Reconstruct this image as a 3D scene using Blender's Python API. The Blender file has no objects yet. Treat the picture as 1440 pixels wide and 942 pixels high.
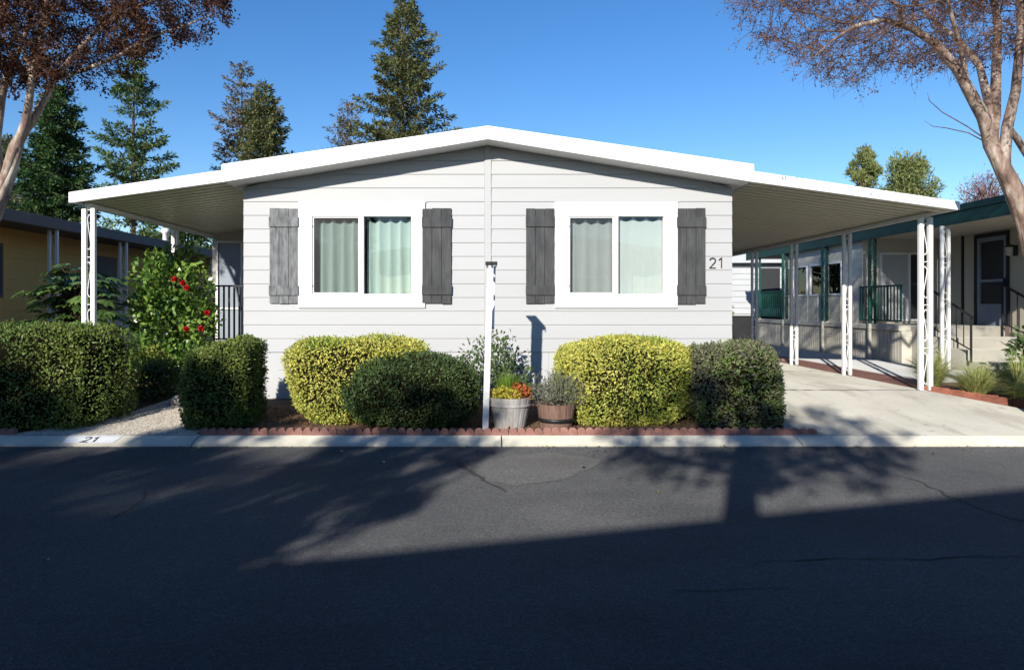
import bpy, math, random
import numpy as np
from mathutils import Vector, Matrix

random.seed(7)
RNG = np.random.default_rng(7)
sc = bpy.context.scene
COL = sc.collection
CAM_H, F = 1.6, 960.0
SUN = Vector((0.38, 1.0, -0.43)).normalized()        # the way the light travels


def at(px, py, d):
    """a point of the place from a point of the photograph and its distance"""
    return Vector(((px - 686.0) * d / F, d, CAM_H - (py - 430.0) * d / F))


# ------------------------------------------------------------------ materials
def new_mat(name):
    m = bpy.data.materials.new(name)
    m.use_nodes = True
    nt = m.node_tree
    return m, nt, nt.nodes['Principled BSDF']


def nd(nt, typ, **kw):
    n = nt.nodes.new(typ)
    for k, v in kw.items():
        setattr(n, k, v)
    return n


def mixcol(nt, fac, a, b):
    n = nd(nt, 'ShaderNodeMix', data_type='RGBA')
    for s, v in ((0, fac), (6, a), (7, b)):
        if hasattr(v, 'is_output') or isinstance(v, bpy.types.NodeSocket):
            nt.links.new(v, n.inputs[s])
        elif s == 0:
            n.inputs[0].default_value = v
        else:
            n.inputs[s].default_value = (*v, 1)
    return n.outputs[2]


def ramp(nt, src, stops):
    n = nd(nt, 'ShaderNodeValToRGB')
    e = n.color_ramp.elements
    while len(e) < len(stops):
        e.new(0.5)
    for el, (p, c) in zip(e, stops):
        el.position = p
        el.color = (*c, 1) if hasattr(c, '__len__') else (c, c, c, 1)
    nt.links.new(src, n.inputs[0])
    return n.outputs[0]


def noise(nt, scale, detail=4, rough=.6, vec=None, stretch=None):
    n = nd(nt, 'ShaderNodeTexNoise')
    n.inputs['Scale'].default_value = scale
    n.inputs['Detail'].default_value = detail
    n.inputs['Roughness'].default_value = rough
    if vec is None:
        vec = nd(nt, 'ShaderNodeNewGeometry').outputs['Position']
    if stretch:
        mp = nd(nt, 'ShaderNodeMapping')
        mp.inputs['Scale'].default_value = stretch
        nt.links.new(vec, mp.inputs[0])
        vec = mp.outputs[0]
    nt.links.new(vec, n.inputs['Vector'])
    return n.outputs['Fac']


def scl(c, k):
    return tuple(min(1, x * k) for x in c)


def pm(name, col, rough=.6, var=.12, scale=3, bump=0, bscale=60, bdist=.01, spec=.3, stretch=None, metallic=0, fine=0):
    m, nt, p = new_mat(name)
    f = noise(nt, scale, 5, .65, stretch=stretch)
    f = ramp(nt, f, [(.3, 0.0), (.7, 1.0)])
    c = mixcol(nt, f, scl(col, 1 - var), scl(col, 1 + var))
    if fine:
        f2 = noise(nt, bscale * 1.3, 2, .7)
        f2 = ramp(nt, f2, [(.35, 0.0), (.65, 1.0)])
        mm = nd(nt, 'ShaderNodeMix', data_type='RGBA', blend_type='MULTIPLY')
        mm.inputs[0].default_value = 1
        nt.links.new(c, mm.inputs[6])
        nt.links.new(ramp(nt, f2, [(0, 1 - fine), (1, 1 + fine)]), mm.inputs[7])
        c = mm.outputs[2]
    nt.links.new(c, p.inputs['Base Color'])
    p.inputs['Roughness'].default_value = rough
    p.inputs['Specular IOR Level'].default_value = spec
    p.inputs['Metallic'].default_value = metallic
    p.inputs['Diffuse Roughness'].default_value = 1.0 if rough > .8 else 0.0
    if bump:
        b = nd(nt, 'ShaderNodeBump')
        b.inputs['Strength'].default_value = bump
        b.inputs['Distance'].default_value = bdist
        nt.links.new(noise(nt, bscale, 3, .7, stretch=stretch), b.inputs['Height'])
        nt.links.new(b.outputs[0], p.inputs['Normal'])
    return m


def leaf_mat(name, cols, rough=.5, trans=.25, patch=None, pscale=1.2, spec=.18):
    """leaf colours by island; patch = second set of colours in large patches"""
    m, nt, p = new_mat(name)
    g = nd(nt, 'ShaderNodeNewGeometry')

    def setof(cs):
        return ramp(nt, g.outputs['Random Per Island'], [(i / max(1, len(cs) - 1), c) for i, c in enumerate(cs)])
    c = setof(cols)
    if patch:
        f = ramp(nt, noise(nt, pscale, 3, .6), [(.42, 0.0), (.58, 1.0)])
        c = mixcol(nt, f, c, setof(patch))
    nt.links.new(c, p.inputs['Base Color'])
    p.inputs['Roughness'].default_value = rough
    p.inputs['Specular IOR Level'].default_value = spec
    if trans:
        t = nd(nt, 'ShaderNodeBsdfTranslucent')
        nt.links.new(c, t.inputs[0])
        mx = nd(nt, 'ShaderNodeMixShader')
        mx.inputs[0].default_value = trans
        nt.links.new(p.outputs[0], mx.inputs[1])
        nt.links.new(t.outputs[0], mx.inputs[2])
        nt.links.new(mx.outputs[0], nt.nodes['Material Output'].inputs[0])
    return m


M = {}
M['siding'] = pm('siding', (.408, .41, .412), .55, .035, 1.5, .12, 180, .002, stretch=(.25, 1, 1))
M['skirt'] = pm('skirt', (.435, .437, .438), .6, .05, 1.2, .05, 60, .003)
M['white'] = pm('white_paint', (.66, .66, .65), .45, .02, 2)
M['roofwhite'] = pm('roof_white', (.86, .86, .85), .4, .03, .8)
M['soffit'] = pm('soffit', (.74, .69, .52), .45, .06, .6, spec=.4)
M['postwhite'] = pm('post_white', (.80, .80, .78), .45, .05, 6)
M['curtain'] = pm('curtain', (.385, .50, .465), .85, .03, 3, .1, 300, .001)
M['curtain_pale'] = pm('curtain_pale', (.48, .54, .535), .85, .03, 3, .1, 300, .001)
M['iron'] = pm('iron', (.015, .015, .017), .45, .2, 8)
M['blackmetal'] = pm('black_metal', (.02, .02, .02), .4, .1, 8)
M['concrete'] = pm('concrete', (.335, .32, .275), .85, .16, .7, .25, 90, .004, fine=.12)
M['walk'] = pm('walk', (.36, .36, .35), .85, .12, .9, .25, 90, .004, fine=.12)
M['kerb'] = pm('kerb', (.50, .47, .39), .85, .18, 1.4, .3, 110, .004, fine=.14)
M['markwhite'] = pm('marking_white', (.75, .75, .74), .7, .07, 14)
M['markblack'] = pm('marking_black', (.02, .02, .022), .6, .2, 20)
M['edging'] = pm('edging', (.30, .15, .12), .85, .28, 9, .4, 140, .004, fine=.15)
M['soil'] = pm('soil', (.035, .022, .015), .95, .3, 20, .8, 90, .02)
M['earth'] = pm('earth', (.10, .065, .04), .95, .3, 2, .8, 60, .02, fine=.3)
M['iron_green'] = pm('iron_green', (.007, .062, .048), .5, .15, 4)
M['green_dark'] = pm('green_dark', (.005, .040, .033), .5, .18, 2.5)
M['beige'] = pm('beige', (.50, .455, .36), .6, .05, 2)
M['beige_light'] = pm('beige_light', (.56, .53, .45), .6, .05, 1.6)
M['tan'] = pm('tan', (.78, .46, .14), .65, .08, 1.5)
M['brown'] = pm('brown', (.135, .10, .09), .6, .12, 2)
M['bluegrey'] = pm('blue_grey', (.24, .28, .33), .6, .06, 2)
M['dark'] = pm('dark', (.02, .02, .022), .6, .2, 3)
M['darkscreen'] = pm('dark_screen', (.03, .032, .035), .5, .1, 3)
M['greyshed'] = pm('shed_white', (.449, .462, .475), .6, .05, 2)
M['brick'] = pm('brick_red', (.30, .115, .075), .85, .3, 6, .4, 90, .004, fine=.2)
M['rock'] = pm('rock', (.3, .28, .25), .85, .25, 12, .5, 50, .01)
M['red'] = leaf_mat('red_petal', [(.55, .01, .015), (.62, .02, .03)], .5, .2)
M['lampglass'] = pm('lamp_glass', (.5, .48, .42), .25, .1, 8)

# hedges and plants
M['hedge_green'] = leaf_mat('hedge_green', [(.053, .098, .027), (.090, .150, .036), (.135, .195, .045), (.068, .120, .045)], .42, .15,
                            [(.090, .150, .030), (.165, .210, .045), (.195, .232, .060)])
M['hedge_dark'] = leaf_mat('hedge_dark', [(.030, .061, .022), (.047, .088, .030), (.068, .115, .038)], .45, .15,
                           [(.041, .074, .024), (.081, .121, .038), (.095, .135, .041)])
M['hedge_mixed'] = leaf_mat('hedge_mixed', [(.135, .210, .045), (.090, .165, .030), (.210, .300, .060), (.165, .173, .098), (.240, .225, .150)], .45, .15,
                            [(.150, .150, .090), (.105, .135, .060), (.225, .203, .143), (.090, .075, .053)], 2.2)
M['hedge_yellow'] = leaf_mat('hedge_yellow', [(.667, .609, .123), (.580, .536, .102), (.319, .362, .065), (.725, .667, .189), (.174, .246, .043)], .45, .2,
                             [(.246, .319, .058), (.145, .232, .041), (.435, .464, .087), (.609, .580, .123)], 1.6)
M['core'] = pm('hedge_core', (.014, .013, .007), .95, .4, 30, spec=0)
M['stem'] = pm('stem', (.09, .065, .045), .85, .3, 15)
M['camellia'] = leaf_mat('camellia', [(.035, .084, .017), (.070, .154, .025), (.126, .238, .042), (.196, .294, .056)], .28, .2, [(.056, .126, .021), (.168, .280, .042), (.280, .350, .070)], 2, .6)
M['fatsia'] = leaf_mat('fatsia', [(.056, .112, .028), (.098, .182, .042), (.168, .252, .070)], .3, .2, spec=.5)
M['shrub'] = leaf_mat('shrub', [(.049, .091, .031), (.098, .154, .056), (.140, .196, .084)], .4, .2)
M['shrub_lime'] = leaf_mat('shrub_lime', [(.12, .17, .03), (.2, .24, .05), (.28, .28, .07)], .45, .2)
M['lavender'] = leaf_mat('lavender', [(.144, .156, .102), (.204, .204, .144), (.120, .144, .072), (.192, .156, .156)], .7, .15)
M['sedum_red'] = leaf_mat('sedum_red', [(.36, .06, .03), (.42, .13, .04), (.5, .25, .05), (.25, .04, .03)], .45, .2)
M['sedum_yellow'] = leaf_mat('sedum_yellow', [(.40, .36, .05), (.5, .4, .06), (.28, .3, .05)], .45, .2)
M['fern'] = leaf_mat('fern', [(.13, .22, .03), (.2, .3, .04), (.10, .17, .03)], .5, .25)
M['feather'] = leaf_mat('feather', [(.224, .294, .070), (.350, .392, .112), (.588, .532, .238), (.196, .252, .063)], .6, .25)
M['mulch'] = leaf_mat('mulch', [(.11, .05, .025), (.20, .085, .035), (.065, .035, .02), (.28, .15, .07)], .9, 0)
M['fallen'] = leaf_mat('fallen', [(.45, .22, .05), (.38, .3, .12), (.5, .36, .1)], .7, .1)
M['redwood'] = leaf_mat('redwood', [(.078, .106, .041), (.120, .150, .054), (.180, .192, .072), (.180, .138, .078)], .6, .28)
M['redwood_brown'] = leaf_mat('redwood_brown', [(.126, .126, .062), (.198, .152, .099), (.253, .180, .135), (.107, .135, .054)], .6, .28)
M['conifer_dark'] = leaf_mat('conifer_dark', [(.026, .065, .026), (.046, .098, .031), (.086, .130, .041)], .55, .12)
M['conifer_mid'] = leaf_mat('conifer_mid', [(.049, .098, .033), (.098, .155, .049), (.146, .195, .065)], .55, .28)
M['pine_light'] = leaf_mat('pine_light', [(.16, .20, .06), (.22, .26, .085), (.28, .30, .12), (.11, .15, .055)], .55, .3)
M['bougain'] = leaf_mat('bougain', [(.30, .12, .22), (.34, .2, .28), (.2, .17, .12), (.12, .14, .07)], .6, .25)
M['crape_brown'] = leaf_mat('crape_brown', [(.056, .022, .012), (.090, .036, .017), (.036, .017, .012), (.118, .053, .020)], .55, .2)
M['crape_seed'] = leaf_mat('crape_seed', [(.14, .07, .05), (.2, .1, .06), (.1, .06, .05)], .7, .1)
M['cbark'] = pm('conifer_bark', (.12, .085, .06), .9, .3, 4, .5, 20, .03)


def mat_bark():
    m, nt, p = new_mat('crape_bark')
    f = ramp(nt, noise(nt, 7, 5, .65, stretch=(1, 1, .3)), [(.34, 0.0), (.5, .5), (.64, 1.0)])
    c = ramp(nt, f, [(0, (.085, .052, .04)), (.35, (.19, .12, .09)), (.65, (.31, .23, .175)), (1, (.46, .39, .32))])
    nt.links.new(c, p.inputs['Base Color'])
    p.inputs['Roughness'].default_value = .7
    b = nd(nt, 'ShaderNodeBump')
    b.inputs['Strength'].default_value = .6
    b.inputs['Distance'].default_value = .02
    nt.links.new(noise(nt, 16, 4, .6, stretch=(1, 1, .2)), b.inputs['Height'])
    nt.links.new(b.outputs[0], p.inputs['Normal'])
    return m


def mat_twig():
    return pm('crape_twig', (.15, .085, .06), .8, .3, 6)


def mat_asphalt():
    m, nt, p = new_mat('asphalt')
    f = ramp(nt, noise(nt, .55, 5, .6), [(.3, 0.0), (.7, 1.0)])
    c = mixcol(nt, f, (.056, .0575, .060), (.088, .088, .088))
    st = ramp(nt, noise(nt, .25, 3, .55, stretch=(.5, 2.2, 1)), [(.45, 1.0), (.62, .8)])
    g = ramp(nt, noise(nt, 75, 4, .95), [(.30, .6), (.5, .95), (.70, 1.4)])
    for k in (st, g):
        mm = nd(nt, 'ShaderNodeMix', data_type='RGBA', blend_type='MULTIPLY')
        mm.inputs[0].default_value = 1
        nt.links.new(c, mm.inputs[6])
        nt.links.new(k, mm.inputs[7])
        c = mm.outputs[2]
    for sc_, lo, hi in ((62, .84, 1.2), (130, .75, 1.3)):
        va = nd(nt, 'ShaderNodeTexVoronoi')
        va.inputs['Scale'].default_value = sc_
        nt.links.new(nd(nt, 'ShaderNodeNewGeometry').outputs['Position'], va.inputs['Vector'])
        se = nd(nt, 'ShaderNodeSeparateColor')
        nt.links.new(va.outputs['Color'], se.inputs[0])
        mm = nd(nt, 'ShaderNodeMix', data_type='RGBA', blend_type='MULTIPLY')
        mm.inputs[0].default_value = 1
        nt.links.new(c, mm.inputs[6])
        nt.links.new(ramp(nt, se.outputs[0], [(0, lo), (.5, .95), (1, hi)]), mm.inputs[7])
        c = mm.outputs[2]
    v = nd(nt, 'ShaderNodeTexVoronoi')
    v.inputs['Scale'].default_value = 55
    nt.links.new(nd(nt, 'ShaderNodeNewGeometry').outputs['Position'], v.inputs['Vector'])
    sp = ramp(nt, v.outputs['Distance'], [(.05, .5), (.10, 0.0)])
    pick = nd(nt, 'ShaderNodeMath', operation='GREATER_THAN')
    pick.inputs[1].default_value = .9
    sep = nd(nt, 'ShaderNodeSeparateColor')
    nt.links.new(v.outputs['Color'], sep.inputs[0])
    nt.links.new(sep.outputs[0], pick.inputs[0])
    mu = nd(nt, 'ShaderNodeMath', operation='MULTIPLY')
    nt.links.new(sp, mu.inputs[0])
    nt.links.new(pick.outputs[0], mu.inputs[1])
    c = mixcol(nt, mu.outputs[0], c, (.36, .35, .33))
    nt.links.new(c, p.inputs['Base Color'])
    p.inputs['Roughness'].default_value = .85
    p.inputs['Diffuse Roughness'].default_value = 1.0
    p.inputs['Specular IOR Level'].default_value = .15
    b = nd(nt, 'ShaderNodeBump')
    b.inputs['Strength'].default_value = .7
    b.inputs['Distance'].default_value = .006
    nt.links.new(noise(nt, 120, 3, .8), b.inputs['Height'])
    nt.links.new(b.outputs[0], p.inputs['Normal'])
    return m


def mat_driveway():
    m = pm('driveway_concrete', (.34, .325, .28), .85, .16, .7, .25, 90, .004, fine=.14)
    nt = m.node_tree
    p = nt.nodes['Principled BSDF']
    src = p.inputs['Base Color'].links[0].from_socket
    f = ramp(nt, noise(nt, 1.1, 5, .7, stretch=(1.6, .45, 1)), [(.50, 0.0), (.66, .55)])
    c = mixcol(nt, f, src, (.17, .15, .12))
    f2 = ramp(nt, noise(nt, 5.5, 3, .6), [(.64, 0.0), (.70, .6)])
    c = mixcol(nt, f2, c, (.16, .14, .115))
    nt.links.new(c, p.inputs['Base Color'])
    return m


def mat_pebble():
    m, nt, p = new_mat('pebble')
    v = nd(nt, 'ShaderNodeTexVoronoi')
    v.inputs['Scale'].default_value = 48
    nt.links.new(nd(nt, 'ShaderNodeNewGeometry').outputs['Position'], v.inputs['Vector'])
    sep = nd(nt, 'ShaderNodeSeparateColor')
    nt.links.new(v.outputs['Color'], sep.inputs[0])
    c = ramp(nt, sep.outputs[0], [(0, (.34, .29, .22)), (.5, (.52, .47, .39)), (1, (.68, .63, .55))])
    c = mixcol(nt, ramp(nt, v.outputs['Distance'], [(.35, 0.0), (.6, .8)]), c, (.22, .19, .15))
    nt.links.new(c, p.inputs['Base Color'])
    p.inputs['Diffuse Roughness'].default_value = 1.0
    p.inputs['Roughness'].default_value = .8
    b = nd(nt, 'ShaderNodeBump', invert=True)
    b.inputs['Strength'].default_value = .8
    b.inputs['Distance'].default_value = .012
    nt.links.new(v.outputs['Distance'], b.inputs['Height'])
    nt.links.new(b.outputs[0], p.inputs['Normal'])
    return m


def mat_wood(name, dark, light, rings=1.0, grainscale=30, contrast=(.35, .65)):
    m, nt, p = new_mat(name)
    g1 = noise(nt, grainscale, 5, .7, stretch=(2.2, 2.2, .12))
    g2 = noise(nt, 5 * rings, 3, .6, stretch=(1.5, 1, .5))
    ad = nd(nt, 'ShaderNodeMath', operation='ADD')
    nt.links.new(g1, ad.inputs[0])
    nt.links.new(g2, ad.inputs[1])
    hf = nd(nt, 'ShaderNodeMath', operation='MULTIPLY')
    hf.inputs[1].default_value = .5
    nt.links.new(ad.outputs[0], hf.inputs[0])
    f = ramp(nt, hf.outputs[0], [(contrast[0], 0.0), (contrast[1], 1.0)])
    nt.links.new(mixcol(nt, f, dark, light), p.inputs['Base Color'])
    p.inputs['Roughness'].default_value = .8
    b = nd(nt, 'ShaderNodeBump')
    b.inputs['Strength'].default_value = .5
    b.inputs['Distance'].default_value = .004
    nt.links.new(g1, b.inputs['Height'])
    nt.links.new(b.outputs[0], p.inputs['Normal'])
    return m


def mat_glass(name, tint, refl=1.0, rough=.0):
    """a window pane: clear, with the reflection of a smooth surface"""
    m, nt, p = new_mat(name)
    nt.nodes.remove(p)
    t = nd(nt, 'ShaderNodeBsdfTransparent')
    t.inputs[0].default_value = (*tint, 1)
    g = nd(nt, 'ShaderNodeBsdfGlossy')
    g.inputs['Roughness'].default_value = rough
    fr = nd(nt, 'ShaderNodeFresnel')
    fr.inputs[0].default_value = 1.5
    mx = nd(nt, 'ShaderNodeMixShader')
    nt.links.new(fr.outputs[0], mx.inputs[0])
    nt.links.new(t.outputs[0], mx.inputs[1])
    nt.links.new(g.outputs[0], mx.inputs[2])
    nt.links.new(mx.outputs[0], nt.nodes['Material Output'].inputs[0])
    return m


def mat_mesh_screen():
    m, nt, p = new_mat('insect_screen')
    p.inputs['Base Color'].default_value = (.06, .06, .06, 1)
    p.inputs['Alpha'].default_value = .25
    return m


def mat_brick_paving():
    m, nt, p = new_mat('brick_paving')
    b = nd(nt, 'ShaderNodeTexBrick')
    b.inputs['Color1'].default_value = (.30, .13, .085, 1)
    b.inputs['Color2'].default_value = (.22, .09, .06, 1)
    b.inputs['Mortar'].default_value = (.13, .10, .08, 1)
    b.inputs['Scale'].default_value = 2.4
    b.inputs['Mortar Size'].default_value = .012
    nt.links.new(nd(nt, 'ShaderNodeNewGeometry').outputs['Position'], b.inputs['Vector'])
    f = ramp(nt, noise(nt, 4, 4), [(.3, .7), (.7, 1.25)])
    mm = nd(nt, 'ShaderNodeMix', data_type='RGBA', blend_type='MULTIPLY')
    mm.inputs[0].default_value = 1
    nt.links.new(b.outputs[0], mm.inputs[6])
    nt.links.new(f, mm.inputs[7])
    nt.links.new(mm.outputs[2], p.inputs['Base Color'])
    p.inputs['Roughness'].default_value = .85
    return m


M['bark'] = mat_bark()
M['twig'] = mat_twig()
M['asphalt'] = mat_asphalt()
M['patch_asphalt'] = mat_asphalt()
for n_ in M['patch_asphalt'].node_tree.nodes:
    if n_.type == 'MIX' and n_.blend_type == 'MIX' and abs(n_.inputs[6].default_value[0] - .056) < .001:
        n_.inputs[6].default_value, n_.inputs[7].default_value = (.082, .08, .078, 1), (.104, .102, .099, 1)
M['patch'] = pm('asphalt_patch', (.108, .106, .103), .85, .12, 1.5, .6, 120, .005, fine=.3)
M['crack'] = pm('crack', (.028, .028, .028), .95, .2, 10)
M['pebble'] = mat_pebble()
M['driveway'] = mat_driveway()
M['shutter'] = mat_wood('shutter_wood', (.022, .023, .025), (.075, .076, .078))
M['shutter_light'] = mat_wood('shutter_wood_light', (.06, .062, .065), (.21, .215, .22), 2.0, 22, (.36, .62))
M['tub_grey'] = mat_wood('tub_whitewash', (.230, .212, .196), (.425, .399, .374), 1, 24)
M['tub_brown'] = mat_wood('tub_brown', (.093, .046, .031), (.223, .136, .099), 1, 24)
M['glass'] = mat_glass('window_glass', (.95, .955, .95))
M['screen'] = mat_mesh_screen()
M['paving'] = mat_brick_paving()

# ------------------------------------------------------------------ mesh helpers
WO = {}


def link(name, data, parent=None, origin=None):
    o = bpy.data.objects.new(name, data)
    COL.objects.link(o)
    org = Vector(origin) if origin is not None else (WO[parent.name].copy() if parent else Vector((0, 0, 0)))
    if parent:
        o.parent = parent
        o.location = org - WO[parent.name]
    else:
        o.location = org
    WO[o.name] = org
    return o


def tag(o, label=None, cat=None, group=None, kind=None):
    for k, v in (('label', label), ('category', cat), ('group', group), ('kind', kind)):
        if v:
            o[k] = v
    return o


def thing(name, label, cat, loc, group=None):
    return tag(link(name, None, None, loc), label, cat, group)


class MB:
    def __init__(self):
        self.v, self.f = [], []

    def quad(self, *p):
        n = len(self.v)
        self.v += [tuple(q) for q in p]
        self.f.append(tuple(range(n, n + len(p))))
        return self

    def box(self, x0, x1, y0, y1, z0, z1):
        n = len(self.v)
        self.v += [(x, y, z) for z in (z0, z1) for x, y in ((x0, y0), (x1, y0), (x1, y1), (x0, y1))]
        self.f += [(n, n + 3, n + 2, n + 1), (n + 4, n + 5, n + 6, n + 7)] + [(n + i, n + (i + 1) % 4, n + 4 + (i + 1) % 4, n + 4 + i) for i in range(4)]
        return self

    def bar(self, a, b, w, h=None, up=(0, 0, 1)):
        """a rectangular bar from a to b"""
        a, b = Vector(a), Vector(b)
        h = h or w
        d = (b - a).normalized()
        u = Vector(up)
        if abs(d.dot(u)) > .95:
            u = Vector((0, 1, 0))
        s = d.cross(u).normalized()
        t = s.cross(d)
        n = len(self.v)
        for p in (a, b):
            for i, j in ((-1, -1), (1, -1), (1, 1), (-1, 1)):
                self.v.append(tuple(p + s * i * w / 2 + t * j * h / 2))
        self.f += [(n + 3, n + 2, n + 1, n), (n + 4, n + 5, n + 6, n + 7)] + [(n + i, n + (i + 1) % 4, n + 4 + (i + 1) % 4, n + 4 + i) for i in range(4)]
        return self

    def tube(self, pts, rad, n=6, cap=True):
        pts = [Vector(p) for p in pts]
        if not hasattr(rad, '__len__'):
            rad = [rad] * len(pts)
        base = len(self.v)
        prev = None
        for i, p in enumerate(pts):
            d = pts[min(i + 1, len(pts) - 1)] - pts[max(i - 1, 0)]
            if d.length < 1e-9:
                d = Vector((0, 0, 1))
            d.normalize()
            if prev is None:
                r = Vector((1, 0, 0)) if abs(d.x) < .9 else Vector((0, 1, 0))
            else:
                r = prev
            s = (r - d * r.dot(d))
            s = s.normalized() if s.length > 1e-6 else d.orthogonal().normalized()
            prev = s
            t = d.cross(s)
            for k in range(n):
                a = 2 * math.pi * k / n
                self.v.append(tuple(p + (s * math.cos(a) + t * math.sin(a)) * rad[i]))
        for i in range(len(pts) - 1):
            for k in range(n):
                a, b = base + i * n + k, base + i * n + (k + 1) % n
                self.f.append((a, b, b + n, a + n))
        if cap:
            self.f.append(tuple(base + k for k in reversed(range(n))))
            self.f.append(tuple(base + (len(pts) - 1) * n + k for k in range(n)))
        return self

    def prism(self, outline, y0, y1, fn=None):
        """outline of (x, z) counter-clockwise seen from -y, drawn from y0 to y1"""
        fn = fn or (lambda u, w, z: (u, w, z))
        n, k = len(self.v), len(outline)
        self.v += [fn(x, y0, z) for x, z in outline] + [fn(x, y1, z) for x, z in outline]
        self.f += [tuple(n + i for i in range(k)), tuple(n + k + i for i in reversed(range(k)))]
        self.f += [(n + (i + 1) % k, n + i, n + k + i, n + k + (i + 1) % k) for i in range(k)]
        return self

    def lathe(self, prof, c, n=24, rfun=None):
        b = len(self.v)
        for r, z in prof:
            for k in range(n):
                a = 2 * math.pi * k / n
                rr = r * (rfun(k) if rfun else 1)
                self.v.append((c[0] + rr * math.cos(a), c[1] + rr * math.sin(a), c[2] + z))
        for i in range(len(prof) - 1):
            for k in range(n):
                a, e = b + i * n + k, b + i * n + (k + 1) % n
                self.f.append((a, e, e + n, a + n))
        return self

    def build(self, name, mat, parent=None, origin=None, smooth=False, bevel=0):
        org = Vector(origin) if origin is not None else (WO[parent.name] if parent else Vector((0, 0, 0)))
        me = bpy.data.meshes.new(name)
        me.from_pydata([(v[0] - org.x, v[1] - org.y, v[2] - org.z) for v in self.v], [], self.f)
        me.materials.append(M[mat])
        if smooth:
            me.polygons.foreach_set('use_smooth', [True] * len(me.polygons))
        o = link(name, me, parent, org)
        if bevel:
            b = o.modifiers.new('bevel', 'BEVEL')
            b.width, b.segments, b.limit_method = bevel, 2, 'ANGLE'
        return o


def np_mesh(name, V, Q, mat, parent=None, origin=None, extra=None):
    """V (n,3), Q (m,4) quads; extra = MB with more faces in the same mesh"""
    org = Vector(origin) if origin is not None else (WO[parent.name] if parent else Vector((0, 0, 0)))
    me = bpy.data.meshes.new(name)
    V = np.asarray(V, float) - np.array(org)
    me.vertices.add(len(V))
    me.vertices.foreach_set('co', V.astype(np.float32).ravel())
    m = len(Q)
    me.loops.add(m * 4)
    me.loops.foreach_set('vertex_index', np.asarray(Q, np.int32).ravel())
    me.polygons.add(m)
    me.polygons.foreach_set('loop_start', np.arange(0, m * 4, 4, dtype=np.int32))
    me.update(calc_edges=True)
    for k in (mat if isinstance(mat, (list, tuple)) else [mat]):
        me.materials.append(M[k])
    return link(name, me, parent, org)


def unit(a):
    return a / np.maximum(1e-9, np.linalg.norm(a, axis=-1, keepdims=True))


def leaf_cards(P, D, N, L, W, lift=.15):
    """one folded quad a leaf: P base, D direction, N facing"""
    n = len(P)
    D = unit(D)
    S = unit(np.cross(D, N) + 1e-6)
    N = np.cross(S, D)
    L = np.broadcast_to(np.asarray(L, float).reshape(-1, 1) if np.ndim(L) else L, (n, 1))
    W = np.broadcast_to(np.asarray(W, float).reshape(-1, 1) if np.ndim(W) else W, (n, 1))
    mid = P + D * L * .5 + N * W * lift
    V = np.stack([P, mid + S * W * .5, P + D * L, mid - S * W * .5], 1).reshape(-1, 3)
    Q = np.arange(n * 4).reshape(-1, 4)
    return V, Q


def rnd(n):
    return unit(RNG.normal(size=(n, 3)))


def wob(P, s, seed=0):
    """a cheap smooth noise"""
    x, y, z = (P * s).T
    return (np.sin(x * 1.7 + seed) * np.cos(y * 2.1 + seed * 1.3) + np.sin(z * 2.3 + seed * .7 + x) + np.cos(y * 1.3 - z * 1.9 + seed * 2.1) * np.sin(x * 3.1 - seed)) / 3


# ------------------------------------------------------------------ hedges
def hedge(name, label, cat, x0, x1, y0, y1, z0, z1, mat, n=14000, power=4, flare=0.0, leaf=.036, seed=1, tilt=0.0, group='clipped hedges in front of the house', ragged=.03, lean=0.0, dome=0.0):
    c = np.array([(x0 + x1) / 2, (y0 + y1) / 2, (z0 + z1) / 2])
    h = np.array([(x1 - x0) / 2, (y1 - y0) / 2, (z1 - z0) / 2])

    def surf(C, grow=1.0):
        U = C / (np.abs(C) ** power).sum(1, keepdims=True) ** (1 / power)
        P = U * h
        zz = U[:, 2:3]
        P[:, 0:1] *= 1 + flare * zz
        P[:, 1:2] *= 1 + flare * .5 * zz
        if dome:
            P[:, 2] -= dome * (np.abs(U[:, 0]) ** 2) * (U[:, 2] * .5 + .5) * h[2] * 2
        P[:, 2] += lean * U[:, 0] * (U[:, 2] * .5 + .5)
        Nn = unit(np.sign(U) * np.abs(U) ** (power - 1) / h)
        P = P * grow + Nn * (wob(P + c, 2.3, seed) * .06 + wob(P + c, 6.5, seed + 3) * .04)[:, None]
        return P + c, Nn
    area = np.array([h[1] * h[2], h[0] * h[2], h[0] * h[1]])
    ax = RNG.choice(3, n, p=area / area.sum())
    C = RNG.uniform(-1, 1, (n, 3))
    C[np.arange(n), ax] = RNG.choice([-1, 1], n)
    P, Nn = surf(C)
    keep = P[:, 2] > z0 + .01
    P, Nn = P[keep], Nn[keep]
    k = len(P)
    P = P + Nn * (RNG.uniform(-.055, .012, (k, 1)) + (RNG.random((k, 1)) > .955) * RNG.uniform(0, ragged * 1.7, (k, 1)))
    D = unit(Nn * .5 + rnd(k) * .9 + np.array([0, 0, .25]))
    V, Q = leaf_cards(P, D, unit(Nn + rnd(k) * .8), RNG.uniform(.5, 1.6, k) * leaf, RNG.uniform(.35, .7, k) * leaf)
    root = thing(name, label, cat, (c[0], c[1], z0), group)
    np_mesh('foliage', V, Q, mat, root)
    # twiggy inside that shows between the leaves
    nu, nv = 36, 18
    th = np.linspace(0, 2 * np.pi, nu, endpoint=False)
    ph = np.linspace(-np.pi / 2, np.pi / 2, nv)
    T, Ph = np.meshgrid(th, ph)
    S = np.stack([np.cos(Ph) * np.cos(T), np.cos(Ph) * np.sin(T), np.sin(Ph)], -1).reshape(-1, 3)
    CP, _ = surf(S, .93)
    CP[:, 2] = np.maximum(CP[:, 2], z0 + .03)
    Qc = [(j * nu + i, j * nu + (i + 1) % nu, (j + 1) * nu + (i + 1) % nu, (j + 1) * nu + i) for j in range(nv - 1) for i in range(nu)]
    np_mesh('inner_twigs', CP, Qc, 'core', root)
    return root


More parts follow.
